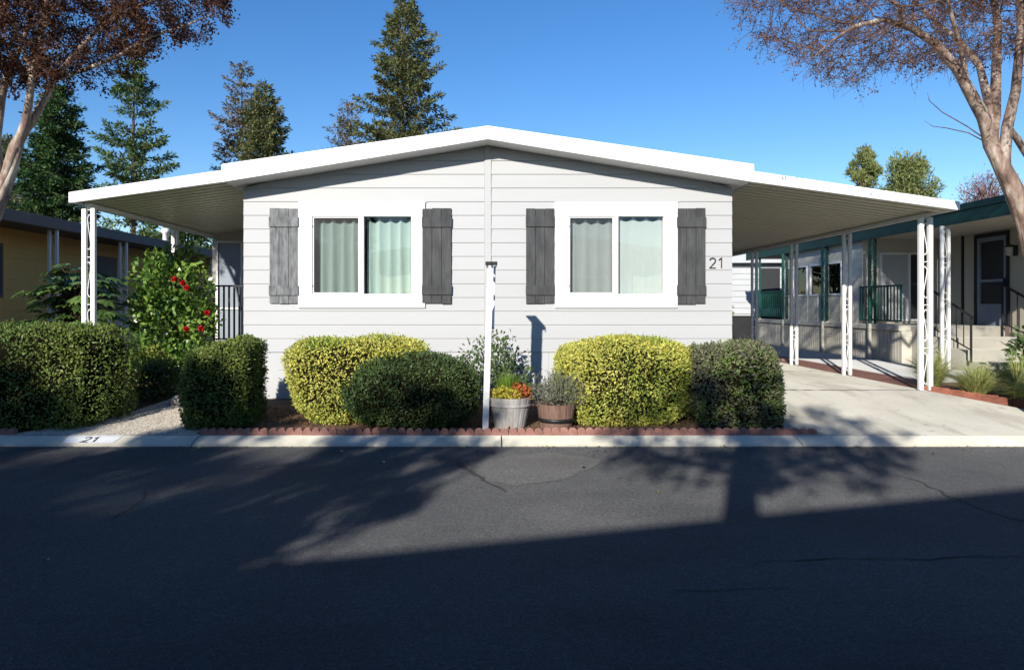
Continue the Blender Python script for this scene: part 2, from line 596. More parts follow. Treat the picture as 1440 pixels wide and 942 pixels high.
def blob_shrub(name, label, cat, blobs, mat, n, leaf, base, group=None, wide=.5, up=.3, stems=6, droop=0, shell=.35, stem_r=.012, density_core=False):
    """leaves through several lumps, with stems from the base"""
    root = thing(name, label, cat, base, group)
    vol = np.array([b[3] * b[4] * b[5] for b in blobs]) ** .75
    idx = RNG.choice(len(blobs), n, p=vol / vol.sum())
    B = np.array(blobs)[idx]
    U = rnd(n)
    r = RNG.random((n, 1)) ** shell
    P = B[:, :3] + U * r * B[:, 3:6] * (1 + wob(U * 3 + B[:, :3], 1.5, 2)[:, None] * .25)
    P[:, 2] = np.maximum(P[:, 2], base[2] + .02)
    D = unit(U * .7 + rnd(n) * .8 + np.array([0, 0, up - droop]))
    V, Q = leaf_cards(P, D, unit(U + rnd(n) * .7 + np.array([0, 0, .4])), RNG.uniform(.65, 1.3, n) * leaf, RNG.uniform(.8, 1.2, n) * leaf * wide)
    np_mesh('foliage', V, Q, mat, root)
    if stems:
        mb = MB()
        for k in range(stems):
            b = blobs[k % len(blobs)]
            e = Vector(b[:3]) + Vector((random.uniform(-.5, .5) * b[3], random.uniform(-.5, .5) * b[4], random.uniform(-.2, .6) * b[5]))
            s = Vector(base) + Vector((random.uniform(-.06, .06), random.uniform(-.06, .06), 0))
            m_ = s.lerp(e, .5) + Vector((random.uniform(-.08, .08), random.uniform(-.08, .08), .05))
            mb.tube([s, m_, e], [stem_r, stem_r * .7, stem_r * .3], 5)
        mb.build('stem', 'stem', root, smooth=True)
    return root


# ------------------------------------------------------------------ branching trees
def colonise(paths, A, step=.16, infl=1.3, kill=.28, iters=70, trop=(0, 0, 0)):
    nodes, par, rad = [], [], []
    for path in paths:
        prev = -1
        for i, (p, r) in enumerate(path):
            p = np.array(p, float)
            if i == 0 and nodes:
                dd = np.linalg.norm(np.array(nodes) - p, axis=1)
                prev = int(dd.argmin())
                continue
            if prev >= 0:
                a = nodes[prev]
                ra = rad[prev] if i > 1 or len(path) < 2 else r
                k = max(1, int(np.linalg.norm(p - a) / step))
                for j in range(1, k + 1):
                    t = j / k
                    nodes.append(a + (p - a) * t)
                    par.append(prev)
                    rad.append(ra + (r - ra) * t)
                    prev = len(nodes) - 1
            else:
                nodes.append(p)
                par.append(-1)
                rad.append(r)
                prev = len(nodes) - 1
    A = np.array(A)
    nod = np.array(nodes)
    alive = np.ones(len(A), bool)
    trop = np.array(trop)
    grown = {}
    for _ in range(iters):
        if not alive.any():
            break
        AA = A[alive]
        d2 = ((AA[:, None, :] - nod[None]) ** 2).sum(-1)
        near = d2.argmin(1)
        dist = np.sqrt(d2[np.arange(len(AA)), near])
        okk = dist < infl
        if not okk.any():
            infl *= 1.3
            continue
        dirs = unit(AA - nod[near])
        new, np_ = [], []
        for nidx in np.unique(near[okk]):
            v = dirs[okk & (near == nidx)].mean(0) + trop + RNG.normal(size=3) * .12
            if grown.get(nidx, 0) > 3:
                continue
            grown[nidx] = grown.get(nidx, 0) + 1
            new.append(nod[nidx] + unit(v) * step)
            np_.append(int(nidx))
        if not new:
            break
        new = np.array(new)
        base = len(nod)
        nod = np.vstack([nod, new])
        par += np_
        rad += [0] * len(new)
        d2 = ((A[:, None, :] - new[None]) ** 2).sum(-1).min(1)
        alive &= d2 > kill * kill
    n = len(nod)
    cnt = np.zeros(n)
    kids = [[] for _ in range(n)]
    for i in range(n):
        if par[i] >= 0:
            kids[par[i]].append(i)
    for i in range(n):
        if not kids[i]:
            cnt[i] += 1
    # parents always come before their children except on traced limbs, which are in order too
    for i in range(n - 1, -1, -1):
        if par[i] >= 0:
            cnt[par[i]] += cnt[i]
    return nod, par, rad, kids, cnt


def branch_tree(name, label, cat, base, paths, A, group, leaf_mat_, leaf_n, leaf_size, twig_n=3, twig_len=.3, rtip=.0042, step=.16, kill=.28, trop=(0, 0, 0), clump=.12, twig_r=.0032, twig_up=.1, strands=0):
    nod, par, rad, kids, cnt = colonise(paths, A, step=step, kill=kill, trop=trop)
    n = len(nod)
    R = [rad[i] if rad[i] > 0 else rtip * cnt[i] ** .46 for i in range(n)]
    for i in range(n):                                     # never thicker than what carries it
        if par[i] >= 0:
            R[i] = min(R[i], R[par[i]] * 1.02)
    root = thing(name, label, cat, base, group)
    trunk, limbs = MB(), MB()
    seen = set()
    starts = [i for i in range(n) if par[i] < 0]
    stack = [(s, None) for s in starts]
    while stack:
        i, p = stack.pop()
        chain = ([p] if p is not None else []) + [i]
        while kids[i]:
            ks = sorted(kids[i], key=lambda k: (-(rad[k] > 0), -cnt[k]))
            for k in ks[1:]:
                stack.append((k, i))
            i = ks[0]
            chain.append(i)
        rr = [R[k] for k in chain]
        if p is not None:
            rr[0] = min(rr[0], rr[1] * 1.25)
        big = max(rr)
        (trunk if big > .03 else limbs).tube([nod[k] for k in chain], rr, 9 if big > .03 else (5 if big > .012 else 3), cap=False)
    for k in range(strands):                               # sinewy ribs along the main stem
        a0 = random.uniform(0, 6.28)
        sp = []
        for j, (p, r_) in enumerate(paths[0]):
            a = a0 + j * .45
            sp.append((Vector(p) + Vector((math.cos(a), math.sin(a), 0)) * r_ * .62, r_ * .52))
        trunk.tube([q for q, _ in sp], [q for _, q in sp], 8, cap=False)
    trunk.build('trunk', 'bark', root, smooth=True)
    tips = [i for i in range(n) if cnt[i] <= 3 and par[i] >= 0]
    tw_pts = []
    for i in tips:
        d = unit(nod[i] - nod[par[i]])
        for _ in range(twig_n):
            v = unit(d * .6 + RNG.normal(size=3) * .65 + np.array([0, 0, twig_up]))
            l = twig_len * random.uniform(.5, 1.25)
            s = nod[i]
            m_ = s + v * l * .5 + RNG.normal(size=3) * .02
            e = m_ + unit(v + RNG.normal(size=3) * .35 + np.array([0, 0, -.05])) * l * .5
            limbs.tube([s, m_, e], [twig_r, twig_r * .8, twig_r * .5], 3, cap=False)
            tw_pts.append((m_, e))
    limbs.build('branches', 'twig', root, smooth=True)
    if leaf_n and tw_pts:
        T = np.array(tw_pts)
        pw = RNG.random(len(T)) ** 2.5 * (1.2 + wob(T[:, 1], 2.2, 5))
        pw = np.maximum(pw, 1e-4)
        k = RNG.choice(len(T), leaf_n, p=pw / pw.sum())
        t = RNG.random((leaf_n, 1))
        P = T[k, 0] * (1 - t) + T[k, 1] * t + RNG.normal(size=(leaf_n, 3)) * clump * .35
        V, Q = leaf_cards(P, unit(rnd(leaf_n) + np.array([0, 0, -.2])), rnd(leaf_n), RNG.uniform(.6, 1.3, leaf_n) * leaf_size, RNG.uniform(.4, .65, leaf_n) * leaf_size)
        np_mesh('crown', V, Q, leaf_mat_, root)
    return root


def conifer(name, label, px, top_py, d, hw_px, mat, n=9000, power=.8, whorls=34, gap=0.0, droop=.18, card=.26, bare=.12, seed=1, group='tall conifers beyond the roofs', start=.08, cw=.3, dense=1.0, tuft=.5, topmat=None, round_top=0):
    rs = np.random.default_rng(seed)
    H = at(px, top_py, d).z
    X = (px - 686) * d / F
    base = Vector((X, d, .2))
    H = H - .2
    Rm = hw_px * d / F
    root = thing(name, label, 'tree', base, group)
    mb = MB()
    bend = rs.normal(size=2) * .1
    pts = [(X + bend[0] * math.sin(t * 3), d + bend[1] * math.sin(t * 3), .2 + H * t) for t in np.linspace(0, .985, 9)]
    mb.tube(pts, [H * .011 * (1 - t * .95) + .015 for t in np.linspace(0, 1, 9)], 8)
    P, D, N, K = [], [], [], []
    for w in range(whorls):
        t = start + (1 - start) * (w + rs.uniform(-.3, .3)) / whorls
        t = min(.99, max(start, t))
        if rs.random() < gap:
            continue
        R = Rm * ((1 - t) ** power if not round_top else min(1, (1 - t) * round_top) ** .6) * rs.uniform(.72, 1.12) + .12
        nb = rs.integers(4, 8)
        a0 = rs.uniform(0, 6.28)
        for b in range(nb):
            a = a0 + 6.283 * b / nb + rs.normal() * .25
            L = R * rs.uniform(.55, 1.12)
            rise = rs.normal() * .1 - droop * (1.2 - t) + .25 * t
            o = np.array([X, d, .2 + H * t])
            dirv = np.array([math.cos(a), math.sin(a), rise])
            tip = o + dirv * L + np.array([0, 0, .1 * L])
            mid = o + dirv * L * .5 - np.array([0, 0, .04 * L])
            mb.tube([o, mid, tip], [.03 * (1.1 - t) + .012, .02 * (1.1 - t) + .008, .006], 4, cap=False)
            m = max(6, int(n * L / (whorls * 5.5 * Rm * .55) * rs.uniform(.6, 1.3)))
            s = bare + (1 - bare) * rs.random(m) ** .75
            c = np.where(s[:, None] < .5, o + (mid - o) * s[:, None] * 2, mid + (tip - mid) * (s[:, None] * 2 - 1))
            spread = tuft * (.12 + .30 * (1 - s[:, None]) * min(1, L))
            off = rs.normal(size=(m, 3)) * spread * np.array([1, 1, .55])
            P.append(c + off)
            D.append(unit(dirv) * .7 + unit(off) * .6 + rs.normal(size=(m, 3)) * .45 + np.array([0, 0, -droop * 1.2]))
            N.append(rs.normal(size=(m, 3)) * .6 + np.array([0, 0, .8]))
    P, D, N = np.vstack(P), np.vstack(D), np.vstack(N)
    V, Q = leaf_cards(P, D, N, rs.uniform(.6, 1.4, len(P)) * card, rs.uniform(.6, 1.3, len(P)) * card * cw)
    mb.build('trunk', 'cbark', root, smooth=True)
    np_mesh('crown', V, Q, mat, root)
    return root

# ------------------------------------------------------------------ shared building pieces
def lap_rows(mb, rows, spans, fn, out=.014):
    """lapped boards: rows of (zb, zt), spans(zb, zt) -> list of (u0b, u1b, u0t, u1t), fn(u, w, z) to world, w outward"""
    for zb, zt in rows:
        for a, b, c, e in spans(zb, zt):
            lo0, lo1, hi0, hi1 = (a, out, zb), (b, out, zb), (c, .001, zt), (e, .001, zt)
            w0, w1 = (a, -.01, zb), (b, -.01, zb)
            F_ = lambda p: fn(*p)
            mb.quad(F_(lo0), F_(lo1), F_(hi1), F_(hi0))
            mb.quad(F_(w0), F_(w1), F_(lo1), F_(lo0))
            mb.quad(F_(w0), F_(lo0), F_(hi0))
            mb.quad(F_(lo1), F_(w1), F_(hi1))


DIG = {'2': [(0, .78), (.08, .93), (.28, 1), (.5, .93), (.58, .75), (.5, .55), (0, 0), (.6, 0)], '1': [(.05, .8), (.32, 1), (.32, 0)]}


def digit(ch, fn, size, stroke, depth):
    """a number cut from flat bars; fn(u, v, w) to world"""
    mb = MB()
    pts = DIG[ch]
    L, R_ = [], []
    for i, p in enumerate(pts):
        p0, p1 = Vector(pts[max(i - 1, 0)]), Vector(pts[min(i + 1, len(pts) - 1)])
        a = (Vector(p) - p0).normalized() if i > 0 else (p1 - Vector(p)).normalized()
        b = (p1 - Vector(p)).normalized() if i < len(pts) - 1 else a
        t = (a + b).normalized() if (a + b).length > .01 else a
        nrm = Vector((-t.y, t.x))
        k = min(2, 1 / max(.3, nrm.dot(Vector((-a.y, a.x)))))
        L.append(Vector(p) * size + nrm * stroke / 2 * k)
        R_.append(Vector(p) * size - nrm * stroke / 2 * k)
    for i in range(len(pts) - 1):
        a, b, c, d_ = L[i], L[i + 1], R_[i + 1], R_[i]
        mb.quad(fn(d_.x, d_.y, depth), fn(c.x, c.y, depth), fn(b.x, b.y, depth), fn(a.x, a.y, depth))
        mb.quad(fn(a.x, a.y, 0), fn(b.x, b.y, 0), fn(b.x, b.y, depth), fn(a.x, a.y, depth))
        mb.quad(fn(d_.x, d_.y, depth), fn(c.x, c.y, depth), fn(c.x, c.y, 0), fn(d_.x, d_.y, 0))
    return mb


POST_CACHE = {}


def post(parent, pos, h, mat, sep=.13, w=.05, along='x', foot=0.0, footmat='beige_light', label=None):
    """ornamental post: two square tubes with scrolled bars between; the scrollwork is its sub-part"""
    key = (round(h, 3), mat, sep, w, along, foot)
    pos = Vector(pos)
    if key not in POST_CACHE:
        a, s, f = MB(), MB(), MB()
        ax = (lambda u, v, z: (u, v, z)) if along == 'x' else (lambda u, v, z: (v, u, z))
        for u in (-sep / 2, sep / 2):
            p, q = ax(u, 0, foot), ax(u, 0, h)
            a.bar(p, q, w)
            if foot:
                f.bar(ax(u, 0, 0), ax(u, 0, foot), w * 1.05)
        n = max(2, int((h - foot) / .6))
        gap = sep - w
        for k in range(n):
            z0 = foot + (h - foot) * (k + .12) / n
            hh = (h - foot) / n * .76
            sg = 1 if k % 2 else -1
            c = []
            for i in range(19):
                t = i / 18
                if t < .3:
                    ang = (t / .3) * 4.4
                    r = gap * .10 + gap * .16 * (t / .3)
                    c.append(ax(sg * (math.cos(ang + 2.4) * r - gap * .12), 0, z0 + gap * .3 + math.sin(ang + 2.4) * r))
                elif t > .7:
                    ang = ((1 - t) / .3) * 4.4
                    r = gap * .10 + gap * .16 * ((1 - t) / .3)
                    c.append(ax(-sg * (math.cos(ang + 2.4) * r - gap * .12), 0, z0 + hh - gap * .3 - math.sin(ang + 2.4) * r))
                else:
                    u = (t - .3) / .4
                    c.append(ax(sg * gap * .36 * math.cos(u * math.pi), 0, z0 + gap * .3 + (hh - gap * .6) * u))
            s.tube(c, .006, 5)
            s.bar(ax(-gap / 2, 0, z0 + hh * 1.12), ax(gap / 2, 0, z0 + hh * 1.12), .012)
        o = a.build('post', mat, parent, pos + Vector((0, 0, 0)), bevel=.004)
        # the mesh was drawn round the origin: move it back there
        shift = pos
        for v in o.data.vertices:
            v.co += shift
        sw = s.build('scrollwork', mat, o, pos, smooth=True)
        for v in sw.data.vertices:
            v.co += shift
        objs = [sw]
        if foot:
            ft = f.build('post_foot', footmat, o, pos)
            for v in ft.data.vertices:
                v.co += shift
            objs.append(ft)
        POST_CACHE[key] = (o, objs)
        return o
    src, kids = POST_CACHE[key]
    o = src.copy()
    COL.objects.link(o)
    o.parent = parent
    o.location = pos - WO[parent.name]
    WO[o.name] = pos.copy()
    for kd in kids:
        c = kd.copy()
        COL.objects.link(c)
        c.parent = o
        WO[c.name] = pos.copy()
    return o


def ribbed(mb, x0, z0, x1, z1, y0, y1, pitch=.2, thick=.03, top=.05):
    """roof pan: ribs run from (x0, z0) to (x1, z1), repeated along y; z is the underside"""
    prof = []
    y = y0
    while y < y1 - 1e-6:
        for dy, dz in ((0, 0), (.125, 0), (.137, thick), (.163, thick * .2), (.175, thick), (.188, 0)):
            if y + dy * pitch / .2 < y1:
                prof.append((y + dy * pitch / .2, dz))
        y += pitch
    prof.append((y1, 0))
    for (ya, da), (yb, db) in zip(prof, prof[1:]):
        mb.quad((x0, ya, z0 + da), (x1, ya, z1 + da), (x1, yb, z1 + db), (x0, yb, z0 + db))
    t = top + thick
    mb.quad((x0, y0, z0 + t), (x0, y1, z0 + t), (x1, y1, z1 + t), (x1, y0, z1 + t))
    for yy in (y0, y1):
        mb.quad((x0, yy, z0), (x0, yy, z0 + t), (x1, yy, z1 + t), (x1, yy, z1))
    mb.quad((x1, y0, z1), (x1, y1, z1), (x1, y1, z1 + t), (x1, y0, z1 + t))


# ------------------------------------------------------------------ the ground
KY = 7.76                                            # road edge of the kerb
g = MB()
prof = [(-400, -.02), (-2, -.02), (7.9, -.02), (8.0, .06), (8.7, .11), (10.2, .2), (14, .24), (400, .24)]
xs = [-400, -40, -20, -10, -5, 0, 5, 10, 20, 40, 400]
for (ya, za), (yb, zb) in zip(prof, prof[1:]):
    for xa, xb in zip(xs, xs[1:]):
        g.quad((xa, ya, za), (xb, ya, za), (xb, yb, zb), (xa, yb, zb))
tag(g.build('ground', 'earth'), kind='structure')
r = MB()
r.quad((-90, -1.5, 0), (90, -1.5, 0), (90, KY + .02, 0), (-90, KY + .02, 0))
road = tag(r.build('road', 'asphalt'), kind='structure')
pt = MB()
po = []
pc = [(-.12, 6.35), (.25, 6.05), (.7, 6.3), (1.05, 6.75), (1.2, 7.1), (.7, 7.45), (.25, 7.3), (-.05, 7.05)]
for (xa, ya), (xb, yb) in zip(pc, pc[1:] + pc[:1]):
    for k in range(5):
        po.append((xa + (xb - xa) * k / 5 + random.gauss(0, .02), ya + (yb - ya) * k / 5 + random.gauss(0, .02), .004))
pt.quad(*po)
pt.build('asphalt_patch', 'patch_asphalt', road)
cr = MB()


def crack(pts, w):
    P = []
    for (xa, ya), (xb, yb) in zip(pts, pts[1:]):
        k = max(2, int(math.hypot(xb - xa, yb - ya) / .12))
        for j in range(k):
            t = j / k
            P.append((xa + (xb - xa) * t + random.gauss(0, .018), ya + (yb - ya) * t + random.gauss(0, .018)))
    P.append(pts[-1])
    for a, b in zip(P, P[1:]):
        ww = w * random.uniform(.3, 1.2)
        d = Vector((b[0] - a[0], b[1] - a[1])).normalized()
        n_ = Vector((-d.y, d.x)) * ww / 2
        cr.quad((a[0] - n_.x, a[1] - n_.y, .005), (b[0] - n_.x, b[1] - n_.y, .005), (b[0] + n_.x, b[1] + n_.y, .005), (a[0] + n_.x, a[1] + n_.y, .005))


def gp(px, py):
    d = F * CAM_H / (py - 430.0)
    return ((px - 686) * d / F, d)


crack([gp(1255, 668), gp(1300, 680), gp(1345, 702), gp(1420, 730), gp(1520, 745)], .022)
crack([gp(1060, 790), gp(1180, 786), gp(1300, 786), gp(1440, 782), gp(1520, 780)], .016)
crack([gp(205, 690), gp(185, 715), gp(160, 730)], .014)
crack([gp(960, 832), gp(1110, 828)], .008)
crack([gp(640, 650), gp(668, 668), gp(712, 692)], .05)
cr.build('crack', 'crack', road)

# rolled concrete kerb in cast lengths, with joints
kb = MB()
kprof = [(KY, -.02), (KY, .015), (KY + .03, .035), (KY + .16, .072), (KY + .21, .082), (KY + .33, .084), (KY + .33, -.02)]
joints = [-30, -14.5, -8.4, -3.37, .16, 3.58, 7.3, 11, 22, 40]
for xa, xb in zip(joints, joints[1:]):
    n_ = len(kb.v)
    k = len(kprof)
    ends = [xa + .007, xb - .007]
    for x in ends:
        kb.v += [(x, y, z) for y, z in kprof]
    for i in range(k - 1):
        kb.f.append((n_ + i, n_ + k + i, n_ + k + i + 1, n_ + i + 1))
    kb.f += [tuple(n_ + i for i in range(k)), tuple(n_ + k + i for i in reversed(range(k)))]
kerb = tag(kb.build('kerb', 'kerb', bevel=.006), kind='structure')


def on_kerb(x, t):
    """a point on the sloping kerb face, t 0 at the road and 1 at the top"""
    ya, za, yb, zb = KY + .03, .035, KY + .16, .072
    return (x, ya + (yb - ya) * t, za + (zb - za) * t)


mk = MB()
x0, x1 = -4.88, -4.28
q0, q1 = on_kerb(0, -.1), on_kerb(0, 1.0)
up4 = .004
qm = (0, KY + .2, .082)
mk.quad((x0 + .02, KY + .028, .0375), (x1, KY + .028, .0375), (x1 + .02, KY + .16, .0765), (x0, KY + .16, .0765))
mk.quad((x0, KY + .16, .0765), (x1 + .02, KY + .16, .0765), (x1 + .02, KY + .235, .0875), (x0 - .01, KY + .235, .0875))
mk.build('painted_panel', 'markwhite', kerb)
for ch, ux in (('2', -4.655), ('1', -4.555)):
    fn = lambda u, v, w, ux=ux: (ux + u, KY + .045 + v * .93, .0425 + v * .93 * .26 + .003 + w * .5)
    digit(ch, fn, .125, .022, .003).build('painted_digit', 'markblack', kerb)

# driveway slab, path, bed, side paving
dv = MB()
dl = [(3.62, 7.98), (3.62, 8.7), (3.70, 10.25), (3.70, 24)]
dr = [(8.9, 7.98), (7.55, 8.6), (6.58, 10.15), (6.58, 24)]
dz = [.088, .15, .33, .33]
for i in range(3):
    a, b, c, d_ = dl[i], dr[i], dr[i + 1], dl[i + 1]
    dv.quad((*a, dz[i]), (*b, dz[i]), (*c, dz[i + 1]), (*d_, dz[i + 1]))
    dv.quad((*a, -.02), (*a, dz[i]), (*d_, dz[i + 1]), (*d_, -.02))
    dv.quad((*b, dz[i]), (*b, -.02), (*c, -.02), (*c, dz[i + 1]))
dv.quad((*dl[0], -.02), (*dr[0], -.02), (*dr[0], dz[0]), (*dl[0], dz[0]))
drive = tag(dv.build('driveway', 'driveway'), kind='structure')
cr = MB()
crack([(3.72, 13.2), (6.56, 13.2)], .05)
crack([(3.68, 10.28), (6.57, 10.28)], .05)
for i, v in enumerate(cr.v):
    y = v[1]
    z = .088 + .062 * (y - 7.98) / .72 if y < 8.7 else .15 + (.33 - .15) * (y - 8.7) / 1.5
    z += .006
    cr.v[i] = (v[0], y, min(z, .33) + .004)
cr.build('joint', 'soil', drive)
pv = MB()
pv.box(6.59, 7.42, 10.3, 24, .0, .318)
tag(pv.build('brick_paving', 'paving'), kind='structure')
wk = MB()
wk.box(7.44, 9.3, 11.6, 24, .0, .325)
tag(wk.build('walkway', 'walk'), kind='structure')
ym = MB()
ym.quad((8.9, 7.98, .075), (40, 7.98, .075), (40, 10.5, .285), (6.62, 10.5, .285))
ym.quad((6.62, 10.5, .285), (40, 10.5, .285), (40, 11.6, .3), (6.62, 11.6, .3))
tag(ym.build('planting_bed', 'earth'), kind='structure')
sl = MB()
sl.box(-9.5, -7.4, 9.4, 26, .0, .27)  # pale slab added to bounce light onto the tan house's shaded wall
tag(sl.build('bounce_slab', 'walk'), kind='structure')
pa = MB()
pl = [(-5.65, 7.985, .088), (-4.8, 8.9, .17), (-4.55, 10.3, .275), (-5.4, 12.4, .29)]
pr = [(-3.45, 7.985, .088), (-3.35, 8.9, .17), (-3.72, 10.3, .275), (-3.72, 12.4, .29)]
for i in range(3):
    pa.quad(pl[i], pr[i], pr[i + 1], pl[i + 1])
tag(pa.build('path', 'pebble'), kind='structure')
bd = MB()
for (x0, x1) in ((-3.4, 3.6), (-14, -5.7)):
    bd.quad((x0, 8.06, .092), (x1, 8.06, .092), (x1, 8.75, .13), (x0, 8.75, .13))
    bd.quad((x0, 8.75, .13), (x1, 8.75, .13), (x1, 10.3, .21), (x0, 10.3, .21))
tag(bd.build('mulch_bed', 'earth'), kind='structure')
n = 5200
P = np.stack([RNG.uniform(-3.4, 3.6, n), RNG.uniform(8.09, 9.6, n), np.zeros(n)], 1)
P[:, 2] = .096 + (P[:, 1] - 8.06) * .055 + RNG.uniform(0, .02, n)
V, Q = leaf_cards(P, rnd(n) * [1, 1, .25], rnd(n) * .5 + [0, 0, 1], RNG.uniform(.02, .07, n), RNG.uniform(.008, .03, n), .1)
tag(np_mesh('mulch', V, Q, 'mulch'), kind='stuff')

# scalloped edging blocks between bed and kerb
eb = MB()
L_ = .4
k = 4
out = [(0, 0)]
out = [(0, -.05)]
pts = []
for s in range(k):
    for i in range(7):
        a = math.pi * (1 - i / 6)
        pts.append((L_ / k * (s + .5) + math.cos(a) * L_ / k * .48, .036 + math.sin(a) * .044))
outline = [(0.003, -.05), (L_ - .003, -.05)] + list(reversed(pts))
eb.prism(outline, -.03, .03)
first = None
x = -3.38
i = 0
while x < 3.55:
    if first is None:
        first = eb.build('edging_block', 'edging', bevel=.004)
        o = first
    else:
        o = first.copy()
        COL.objects.link(o)
    o.location = (x, 8.035 + random.uniform(-.006, .006), .085 + random.uniform(-.006, .004))
    o.rotation_euler = (random.uniform(-.04, .04), random.uniform(-.012, .012), random.uniform(-.015, .015))
    tag(o, 'scalloped terracotta edging block in the row along the kerb', 'edging block', 'scalloped edging blocks along the bed')
    x += L_ + .003
for x, y, rz in ((-5.95, 8.04, 0), (-6.36, 8.045, .02), (-6.77, 8.03, -.02), (-7.18, 8.04, .01)):
    o = first.copy()
    COL.objects.link(o)
    o.location = (x, y, .08)
    o.rotation_euler = (0, 0, rz)
    tag(o, 'scalloped terracotta edging block in front of the big dark hedge', 'edging block', 'edging blocks in front of the big hedge')
# brick border along the flared side of the driveway
bb = MB()
bb.box(-.1, .1, -.05, .05, -.06, .05)
first = None
for k in range(15):
    t = k / 14
    x, y = 8.35 + (6.66 - 8.35) * t, 8.2 + (10.35 - 8.2) * t
    if first is None:
        first = o = bb.build('border_brick', 'brick', bevel=.006)
    else:
        o = first.copy()
        COL.objects.link(o)
    zz = .125 + (.34 - .125) * t
    o.location = (x + random.uniform(-.01, .01), y, zz)
    o.rotation_euler = (0, random.uniform(-.03, .03), math.atan2(2.15, -1.69) + random.uniform(-.05, .05))
    tag(o, 'red border brick along the flared driveway edge', 'brick', 'red border bricks beside the driveway')

# ------------------------------------------------------------------ the grey mobile home
YW, YF = 10.25, 9.8
WX = 3.665
home = thing('mobile_home', 'pale grey lap-sided mobile home with white low gable roof and dark shutters', 'house', (0, YW, .2))
ZK = 3.777
under = lambda x: 4.0 - .163 * abs(x)
rows = [(ZK - .205 * k, ZK - .205 * (k - 1)) for k in range(14, -2, -1)]
WIN = [(-2.66, -1.10), (1.18, 2.72)]
ZO0, ZO1 = ZK - .205 * 10, ZK - .205 * 4


def spans(zb, zt):
    w = lambda z: min(WX, max(.02, (4.03 - z) / .163))
    wb, wt = w(zb), w(zt)
    res = []
    cuts = [-1e9, 1e9]
    if ZO0 - .01 <= zb and zt <= ZO1 + .01:
        cuts = [-1e9, WIN[0][0], WIN[0][1], WIN[1][0], WIN[1][1], 1e9]
    segs = list(zip(cuts[0::2], cuts[1::2]))
    for a, b in segs:
        for s0, s1 in ((-1e9, -.052), (.052, 1e9)):
            lo, hi = max(a, s0), min(b, s1)
            if lo < hi:
                res.append((max(lo, -wb), min(hi, wb), max(lo, -wt), min(hi, wt)))
    return res


mb = MB()
lap_rows(mb, rows, spans, lambda u, w, z: (u, YW - w, z))
mb.build('siding_wall', 'siding', home)
mb = MB()
mb.box(-.05, .05, YW - .024, YW + .01, .92, 4.0)
mb.build('seam_trim', 'siding', home, bevel=.003)
for sx in (-1, 1):
    mb = MB()
    lap_rows(mb, [r_ for r_ in rows if r_[1] < 3.5], lambda a, b: [(YW + .002, 25.5, YW + .002, 25.5)], lambda u, w, z, sx=sx: (sx * (WX - .015 + w), u, z))
    mb.build('side_wall', 'siding', home)
mb = MB()
mb.box(-WX, WX, 25.3, 25.4, .2, 3.6)
mb.build('rear_wall', 'siding', home)
mb = MB()
mb.box(-WX + .05, WX - .05, YW + .15, 25.2, .8, .9)
mb.build('floor', 'dark', home)
mb = MB()
mb.box(-WX + .05, WX - .05, YW + 2.6, YW + 2.7, .9, 3.3)
mb.build('inner_wall', 'beige', home)
mb = MB()
x = -WX + .01
while x < WX - .05:
    xb = min(x + .305, WX - .01)
    mb.box(x, xb - .006, YW + .006, YW + .03, .18, .905)
    mb.box(xb - .007, xb + .001, YW + .014, YW + .03, .18, .905)
    x = xb
for sx in (-1, 1):
    mb.box(sx * (WX - .03) - .01, sx * (WX - .03) + .01, YW + .03, 25.3, .18, .91)
mb.build('skirting', 'skirt', home)
# roof
top = [(0, 4.18), (-3.8, 3.63)]
outline = [(-3.8, 3.382), (0, 4.0), (3.8, 3.382), (3.8, 3.62), (0, 4.17), (-3.8, 3.62)]
mb = MB()
mb.prism(outline, YF + .045, 25.6)
roof = mb.build('roof', 'roofwhite', home)
mb = MB()
for s in (-1, 1):
    o4 = [(0, 3.99), (s * 3.825, 3.372), (s * 3.825, 3.632), (0, 4.185)]
    mb.prism(o4 if s > 0 else o4[::-1], YF, YF + .042)
mb.build('fascia', 'roofwhite', roof, bevel=.006)
# house number
num = MB()
hn = link('house_number', None, home, (3.32, YW - .02, 2.17))
zz = CAM_H + (430 - 377) * YW / F
for ch, px in (('2', 997.5), ('1', 1009.5)):
    fn = lambda u, v, w, px=px: ((px - 686) * YW / F + u, YW - .017 - w, zz + v)
    digit(ch, fn, .15, .015, .008).build('digit', 'blackmetal', hn)


